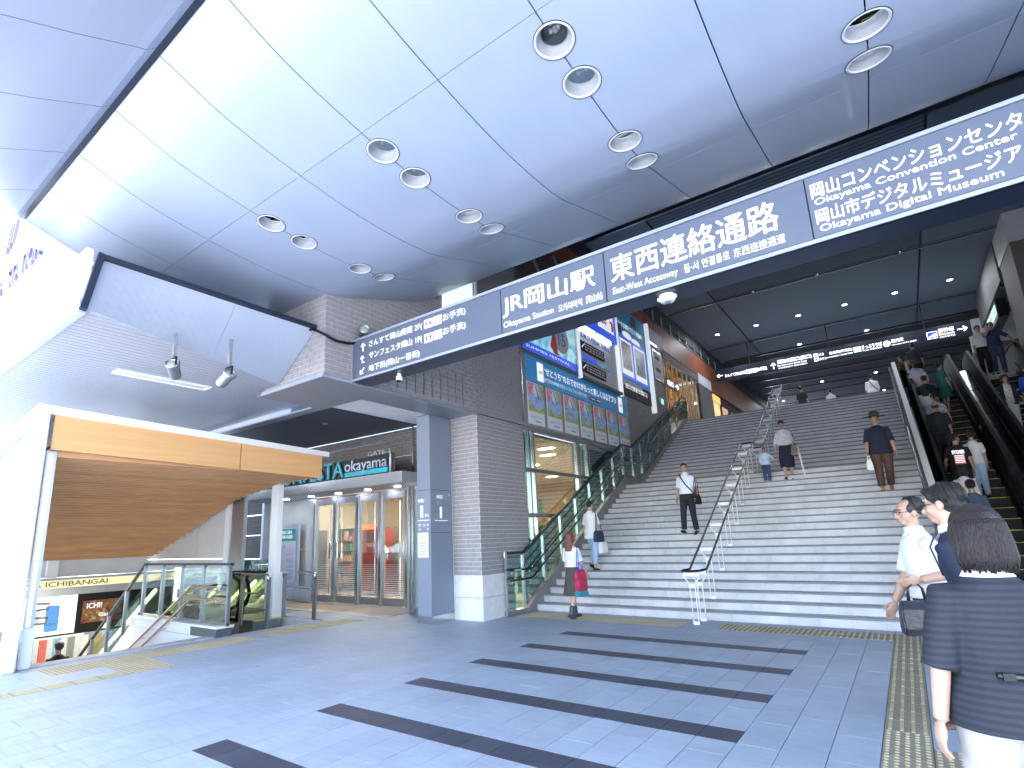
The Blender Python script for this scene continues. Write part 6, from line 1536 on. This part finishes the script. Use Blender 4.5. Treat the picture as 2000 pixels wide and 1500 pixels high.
def bag(name, label, cat, e, info, hand, kind, m, m2=None, size=(0.3, 0.12, 0.3), drop=0.12, strap=True, rz=0):
    """a bag held in the hand (or hung from the shoulder) of a person, a thing of its own"""
    pal = info['U'](info['A'][hand][4]) if kind == 'hand' else info['U'](info['A'][hand][0]+Vector(((-1 if hand == 0 else 1)*0.075, -0.02, -0.40)))
    wp = world_pt(e, pal)
    t = local_empty(name, label, cat, (wp.x, wp.y, wp.z), None, e.rotation_euler.z+R(rz))
    w_, d_, h_ = size
    mb = MB(); vs = []
    z0 = -drop
    for z, f, g in ((0, 0.86, 0.35), (-h_*0.25, 0.97, 0.8), (-h_*0.8, 1.0, 1.0), (-h_, 0.96, 0.9)):
        vs.append([(x*w_/2*f, y*d_/2*g, z0+z) for x, y in ((-1, -1), (1, -1), (1, 1), (-1, 1))])
    V = [p for r in vs for p in r]; n = len(vs)
    # local frame: width along Y (walking direction)
    V = [(p[1], p[0], p[2]) for p in V]
    mb.add(V, [(0, 1, 2, 3), (4*n-1, 4*n-2, 4*n-3, 4*n-4)]+[(i*4+k, i*4+(k+1) % 4, (i+1)*4+(k+1) % 4, (i+1)*4+k) for i in range(n-1) for k in range(4)])
    o = mb.build('body', m, None, bevel=min(w_, d_)*0.08); lput(o, t)
    hd_ = MB()
    if kind == 'hand':
        for sy in (-1, 1): hd_.tube([(sy*d_*0.15, -w_*0.22, z0), (sy*d_*0.1, -w_*0.18, z0*0.35), (0, 0, 0.0), (sy*d_*0.1, w_*0.18, z0*0.35), (sy*d_*0.15, w_*0.22, z0)], 0.007, 7)
    else:
        for sy in (-1, 1): hd_.tube([(sy*d_*0.15, -w_*0.28, z0), (sy*0.02, -0.06, 0.25), (-(-1 if hand == 0 else 1)*0.05, -0.0, 0.435), (sy*0.02, 0.06, 0.25), (sy*d_*0.15, w_*0.28, z0)], 0.009, 7)
    o = hd_.build('handle', m2 or m, None, smooth=True); lput(o, t)
    return t

# ---- foreground
# woman in tonal stripes seen from the back
wm, wi = person('nearest woman at the right, seen from behind in a dark striped top and cream trousers', (0.225, 3.18, 0), 20, 1.655, True, top=C_nstripe, sleeve=1.12, hem=0.83, flare=0.035, bottom=C_cream, bhem=0.08,
      hair='bob', hairm=M_hairb, skin=M_skin2, shoe=L_brown, legs=((16, 10), (-14, 12)), arms=((-4, 15, 10), (6, 14, 22)), vox=0.0105, turn=-8, build=1.14)
sc_ = MB(); sc_.xf = wi['U']; sc_.loft([(0, -0.012, 1.425, 0.095, 0.078), (0, -0.006, 1.462, 0.070, 0.066)], 24); lput(sc_.build('white_collar', C_white, None, smooth=True), wm)
sb = MB(); sb.xf = wi['U']; sb.tube([(-0.10, -0.145, 1.055), (0.0, -0.155, 1.05), (0.12, -0.145, 1.055)], 0.014, 8)
sbo = sb.build('woven_belt', L_black, None, smooth=True); lput(sbo, wm)
bk = MB(); bk.xf = wi['U']; bk.box(-0.09, -0.05, -0.166, -0.155, 1.04, 1.068); lput(bk.build('dark_buckle', M_blackm, None), wm)
# young man in suit, mostly hidden
sm_, si = person('young man with glasses and dark suit, half hidden behind the nearest woman', (0.33, 4.50, 0), 62, 1.84, False, top=C_navy, sleeve=1.9, hem=0.78, bottom=C_char, hair='short', skin=M_skin2, glasses=True, collar=C_white,
      legs=((10, 6), (-8, 10)), arms=((-12, 4, 12), (-8, 6, 15)), vox=0.0105, turn=8, lean=13, nod=-6, build=0.95)
ln = MB(); ln.xf = si['U']; ln.tube([(-0.06, 0.06, 1.45), (-0.05, 0.125, 1.38), (-0.01, 0.145, 1.22), (0.03, 0.13, 1.38), (0.06, 0.06, 1.45)], 0.005, 6); lput(ln.build('blue_lanyard', C_blue, None, smooth=True), sm_)
# older man in a white short sleeved shirt with a briefcase
om, oi = person('balding man with glasses and white short sleeved shirt carrying a black bag', (0.07, 6.15, 0), 108, 1.80, False, top=C_white, sleeve=0.88, hem=0.93, flare=0.006, bottom=C_black, hair='receding', hairm=M_hairg, skin=M_skin, glasses=True, collar=C_white,
      shoe=L_brown, legs=((2, 6), (-22, 30)), arms=((-30, 10, 112, 4), (14, 12, 16)), vox=0.0105, turn=6, lean=4, build=1.08)
bag('black_bag', 'black leather handbag carried by the balding man in the white shirt', 'bag', om, oi, 0, 'hand', L_black, None, (0.27, 0.12, 0.27), 0.15)
# partly seen person at the right edge
person('person in a slate blue jacket cut by the right edge of the picture', (1.00, 5.2, 0), 10, 1.64, False, top=C_slate, sleeve=1.9, hem=0.8, bottom=C_char, legs=((14, 8), (-12, 14)), vox=0.016)

# ---- on the forecourt and the stairs
g1, gi = person('young woman in white blouse and olive pleated skirt at the foot of the stairs', (-5.50, 10.18, 0), -12, 1.66, True, top=C_white, sleeve=0.9, hem=1.0, bottom=C_olive, btype='skirt', bhem=0.44,
      hair='long', hairm=mat('chestnut hair', (0.12, 0.035, 0.025), 0.4, var=0.4, vs=6, bump=0.6, bs=25, streak=(14, 14, 1.2)), skin=M_skin2, shoe=mat('plum boots', (0.05, 0.04, 0.07), 0.5), boots=True, legs=((10, 6), (-10, 10)), arms=((5, 12, 10), (8, 14, 20)), vox=0.014)
b = bag('crimson_shoulder_bag', 'crimson and teal shoulder bag worn by the young woman in the olive skirt', 'bag', g1, gi, 1, 'shoulder', mat('crimson fabric', (0.50, 0.03, 0.09), 0.6, var=0.5, vs=9), M_blue, (0.26, 0.14, 0.40), 0.0)
tb = MB().box(-0.08, 0.08, -0.14, 0.14, -0.50, -0.40); lput(tb.build('teal_base', mat('teal leather', (0.02, 0.22, 0.30), 0.5), None, bevel=0.02), b)
g2, g2i = person('short haired woman in a loose white top and pale jeans climbing the lower steps', (-6.02, 12.22, 0.775), -8, 1.62, True, top=C_white, sleeve=0.95, hem=0.76, flare=0.03, bottom=C_jean, bhem=0.22,
      hair='short', skin=M_skin2, shoe=L_black, legs=((26, 46), (-2, 4)), arms=((0, 10, 12), (6, 10, 15)), vox=0.014)
bag('navy_tote', 'dark navy tote bag on the shoulder of the woman in pale jeans', 'bag', g2, g2i, 1, 'shoulder', mat('navy canvas', (0.012, 0.03, 0.07), 0.6), None, (0.34, 0.10, 0.26), 0.0)
bag('white_plastic_bag', 'white plastic carrier bag in the hand of the woman in pale jeans', 'bag', g2, g2i, 1, 'hand', mat('white plastic', (0.75, 0.77, 0.8), 0.35, bump=0.6, bs=15), None, (0.24, 0.12, 0.30), 0.08)
m1, mi = person('man in pale shirt and charcoal trousers descending left of the centre handrail', (-4.08, 13.50, 1.55), 176, 1.66, False, top=cloth('very pale blue shirt', (0.62, 0.68, 0.80)), sleeve=0.85, hem=0.95, bottom=C_char,
      hair='short', collar=C_white, legs=((-4, 12), (16, 6)), arms=((-12, 12, 38), (-12, 12, 38)), vox=0.013, turn=22)
st_ = MB(); st_.xf = mi['U']; st_.tube([(0.13, 0.0, 1.45), (0.07, 0.115, 1.36), (-0.04, 0.155, 1.18), (-0.155, 0.11, 1.02), (-0.215, 0.0, 0.92)], 0.014, 6)
st2 = lput(st_.build('shoulder_strap', C_black, None, smooth=True), m1)
bag('black_messenger_bag', 'black messenger bag at the hip of the man in charcoal trousers', 'bag', m1, mi, 0, 'shoulder', C_black, None, (0.30, 0.10, 0.24), 0.02)
h1, hi = person('man in dark felt hat, navy top and brown trousers descending right of the middle', (-0.22, 15.05, 2.325), 186, 1.70, False, top=C_navy, sleeve=1.05, hem=0.80, flare=0.02, bottom=C_brown, hair='short', hat=True,
      shoe=L_tan, legs=((-6, 26), (8, 6)), arms=((4, 12, 10), (6, 12, 12)), vox=0.013, build=1.12, nod=6)
bag('white_paper_bag', 'white paper bag held low by the man in the felt hat', 'bag', h1, hi, 1, 'hand', mat('white paper', (0.78, 0.79, 0.8), 0.6), None, (0.26, 0.12, 0.24), 0.12)
w1, w1i = person('woman in white striped top and navy skirt leading a child down the stairs', (-2.22, 16.05, 2.80), 188, 1.56, True, top=C_stripe, sleeve=1.5, hem=0.98, flare=0.012, bottom=C_navy, btype='narrow', bhem=0.36,
      hair='short', skin=M_skin2, shoe=L_black, legs=((-8, 16), (14, 6)), arms=((8, 12, 55), (10, 16, 10)), vox=0.014, nod=22, turn=-12, lean=4)
bag('brown_shoulder_bag', 'dark brown backpack-like bag on the side of the woman in the striped top', 'bag', w1, w1i, 0, 'shoulder', L_brown, None, (0.28, 0.16, 0.34), -0.08)
um = tag(MB().tube([(-1.86, 15.98, 2.86), (-1.93, 16.02, 3.62)], 0.018, 8).build('white_umbrella', M_white, smooth=True), 'closed white umbrella held by the woman in the striped top', 'umbrella')
person('small child in a pale blue shirt and red shoes holding a hand on the stairs', (-2.74, 16.12, 2.79), 184, 0.90, False, top=C_child, sleeve=1.6, hem=0.84, flare=0.03, bottom=cloth('child jeans', (0.04, 0.07, 0.16)), hair='short', skin=M_skin2,
      shoe=M_red, legs=((2, 4), (6, 6)), arms=((4, 40, 20), (6, 12, 10)), vox=0.014, build=1.15)
# ---- at the stair head
person('man in a dark shirt at the head of the stairs, left of the others', (-2.92, 28.4, 6.2), -15, 1.70, top=C_black, sleeve=0.9, bottom=C_char, vox=0.022, hands=False)
person('woman in a pale top walking away at the head of the stairs', (-1.88, 29.4, 6.2), 10, 1.58, True, top=C_grey, sleeve=1.2, bottom=C_char, vox=0.022, hands=False)
p_, pi_ = person('man in a white shirt with a dark shoulder strap at the head of the stairs', (-0.27, 28.3, 6.2), 0, 1.70, top=C_white, sleeve=1.3, bottom=C_black, vox=0.020, hands=False, build=1.08)
st_ = MB(); st_.xf = pi_['U']; st_.tube([(-0.10, -0.04, 1.45), (-0.06, -0.14, 1.36), (0.06, -0.155, 1.15), (0.17, -0.10, 0.98)], 0.016, 6); lput(st_.build('strap', C_black, None, smooth=True), p_)
# ---- riders of the nearer escalator (standing on the left of the steps)
G = 'people riding up the crowded escalator'
def esc_stand(y): return ez(13.08+0.4*int((y-13.08)/0.4))+0.0
def rider(label, x, y, **k):
    y = 13.08+0.4*int((y-13.08)/0.4)+0.2
    return person(label, (x, y, ez(y-0.2)), k.pop('yaw', 0), group=G, vox=k.pop('vox', 0.018), **k)
rider('man in a slate blue jacket, lowest rider on the crowded escalator', 1.10, 14.5, h=1.68, top=C_slate, sleeve=1.9, hem=0.78, bottom=C_char, vox=0.015)
rider('woman with dark brown hair in a pale pink blouse, second lowest escalator rider', 1.08, 15.4, h=1.58, female=True, top=C_pink, sleeve=1.5, hem=0.8, flare=0.02, bottom=C_char, hair='bob', hairm=M_hairb, skin=M_skin2, vox=0.015)
t_, ti = rider('man in a black tee printed with white letters on the back, glancing right', 1.16, 16.6, h=1.70, top=C_black, sleeve=0.7, bottom=C_char, glasses=True, turn=-55, arms=((34, 16, 20), (4, 10, 16)), vox=0.014)
wp_ = []
def back_text(body, x0, z0, W, H, m):
    o = text('back_print', body, (0, 0, 0), (1, 0, 0), (0, 0, 1), W, H, m, None, bold=0.03)
    for v in o.data.vertices: v.co = ti['U'](Vector((x0+v.co.x, -0.142, z0+v.co.z)))
    lput(o, t_)
back_text('STOIES', -0.105, 1.235, 0.21, 0.075, M_letw)
rp = MB(); rp.xf = ti['U']; rp.box(-0.085, 0.10, -0.142, -0.137, 1.0, 1.215); lput(rp.build('red_print', M_red, None), t_)
for i in range(5):
    lp_ = MB(); lp_.xf = ti['U']; lp_.box(-0.075, 0.085, -0.146, -0.141, 1.03+i*0.037, 1.05+i*0.037); lput(lp_.build('pale_print_line', M_letw, None), t_)
rider('person in a white tee right beside the man in the black printed tee', 1.48, 16.8, h=1.55, female=True, top=C_white, sleeve=0.8, bottom=C_jean, hair='short')
rider('bald man in a dark shirt on the crowded escalator', 1.06, 18.3, h=1.66, top=cloth('very dark green shirt', (0.012, 0.022, 0.03)), sleeve=1.0, bottom=C_char, hair='bald', hairm=M_hairg, build=1.12)
rider('woman with tied hair in a navy and white striped tee on the escalator', 1.12, 19.4, h=1.58, female=True, top=C_stripe2, sleeve=0.9, bottom=C_navy, hair='tied', hairm=M_hairb, arms=((4, 12, 14), (4, 22, 14)), skin=M_skin2)
rider('woman with brown hair in white, just above the striped tee on the escalator', 1.0, 20.1, h=1.56, female=True, top=C_white, sleeve=0.9, bottom=C_jean, hair='long', hairm=M_hairb, skin=M_skin2)
rider('man with round black hair and dark navy shoulders on the escalator', 1.06, 20.6, h=1.68, top=C_navy, sleeve=1.2, bottom=C_char, build=1.08)
rider('man in a light grey shirt in the upper part of the crowded escalator', 1.0, 21.6, h=1.68, top=C_grey, sleeve=1.0, bottom=C_char, build=1.05)
rider('man in a pale blue shirt leaning near the top of the escalator', 0.98, 22.2, h=1.68, top=C_lblue, sleeve=1.2, bottom=C_char, lean=12)
rider('woman in a green dress with pale cardigan on the right of the escalator', 1.55, 21.8, h=1.56, female=True, top=C_green, sleeve=0.8, bottom=C_green, btype='skirt', bhem=0.5, hair='short', yaw=-60, skin=M_skin2)
person('man in a dark shirt stepping off at the top of the escalator', (1.14, 24.3, 6.2), 0, 1.70, top=cloth('dark slate shirt', (0.03, 0.045, 0.06)), sleeve=0.9, bottom=C_black, vox=0.018, hands=False)
person('small person in orange and dark beside the top of the escalator', (0.72, 23.9, 6.2), 70, 1.20, True, top=cloth('orange print', (0.40, 0.14, 0.06)), sleeve=0.9, bottom=C_black, vox=0.018, hands=False)
# ---- far escalator and its head
c_, ci = person('woman in navy cardigan, floral blouse and pale trousers on the far escalator', (2.68, 19.88, ez(19.68)), 180, 1.58, True, top=C_floral, sleeve=0.7, hem=0.84, flare=0.02, bottom=cloth('pale trousers', (0.55, 0.55, 0.58)), hair='bob', hairm=M_hairb, skin=M_skin2,
      arms=((12, 16, 40), (10, 22, 40)), legs=((0, 4), (6, 8)), vox=0.015, turn=6)
cg = MB(); cg.xf = ci['U']
for sg_ in (-1, 1):
    cg.loft([(sg_*0.125, 0.0, 0.80, 0.085, 0.15), (sg_*0.125, 0.0, 1.1, 0.075, 0.135), (sg_*0.125, 0, 1.30, 0.075, 0.130), (sg_*0.11, -0.004, 1.42, 0.06, 0.085)], 14)
    shd, eb, wr, d2, pal = ci['A'][0 if sg_ < 0 else 1]
    frus(cg, [shd, shd*0.5+eb*0.5, eb, eb*0.4+wr*0.6], [0.072, 0.068, 0.060, 0.05])
remesh(cg, 'cardigan', C_navy, c_, 0.016, 1)
bag('dark_crossbody_bag', 'dark crossbody bag of the woman in the navy cardigan', 'bag', c_, ci, 0, 'shoulder', L_black, None, (0.26, 0.12, 0.22), -0.06)
person('person in a bright blue jacket at the right edge on the far escalator', (3.20, 20.28, ez(20.08)), 180, 1.58, False, top=cloth('bright blue jacket', (0.03, 0.09, 0.45)), sleeve=1.9, bottom=C_char, skin=M_skin2, vox=0.018, arms=((30, 10, 60), (10, 10, 20)))
bm_, bi = person('man in a blue shirt raising a hand to his forehead by the far escalator', (3.17, 23.66, 6.2), 184, 1.72, top=C_blue, sleeve=0.95, hem=0.86, bottom=cloth('dark jeans', (0.03, 0.045, 0.09)), arms=((12, 42, 20), (62, 30, 98, 28)), vox=0.016, legs=((6, 6), (-4, 8)))
wn, wi2 = person('man in a white shirt with a pale umbrella behind the blue-shirted man', (2.86, 23.75, 6.2), 190, 1.72, top=C_white, sleeve=1.2, hem=0.95, bottom=C_black, vox=0.016)
tag(MB().tube([(2.62, 23.5, 6.22), (2.60, 23.52, 6.95)], 0.035, 10).build('pale_umbrella', M_pale, smooth=True), 'pale closed umbrella held by the white-shirted man at the escalator head', 'umbrella')
# ---- head of a person below ground level
person('dark haired person on the underground stairs, only the head showing above the curb', (-14.7, 4.35, -1.92), 90, 1.68, top=C_black, bottom=C_char, vox=0.018)
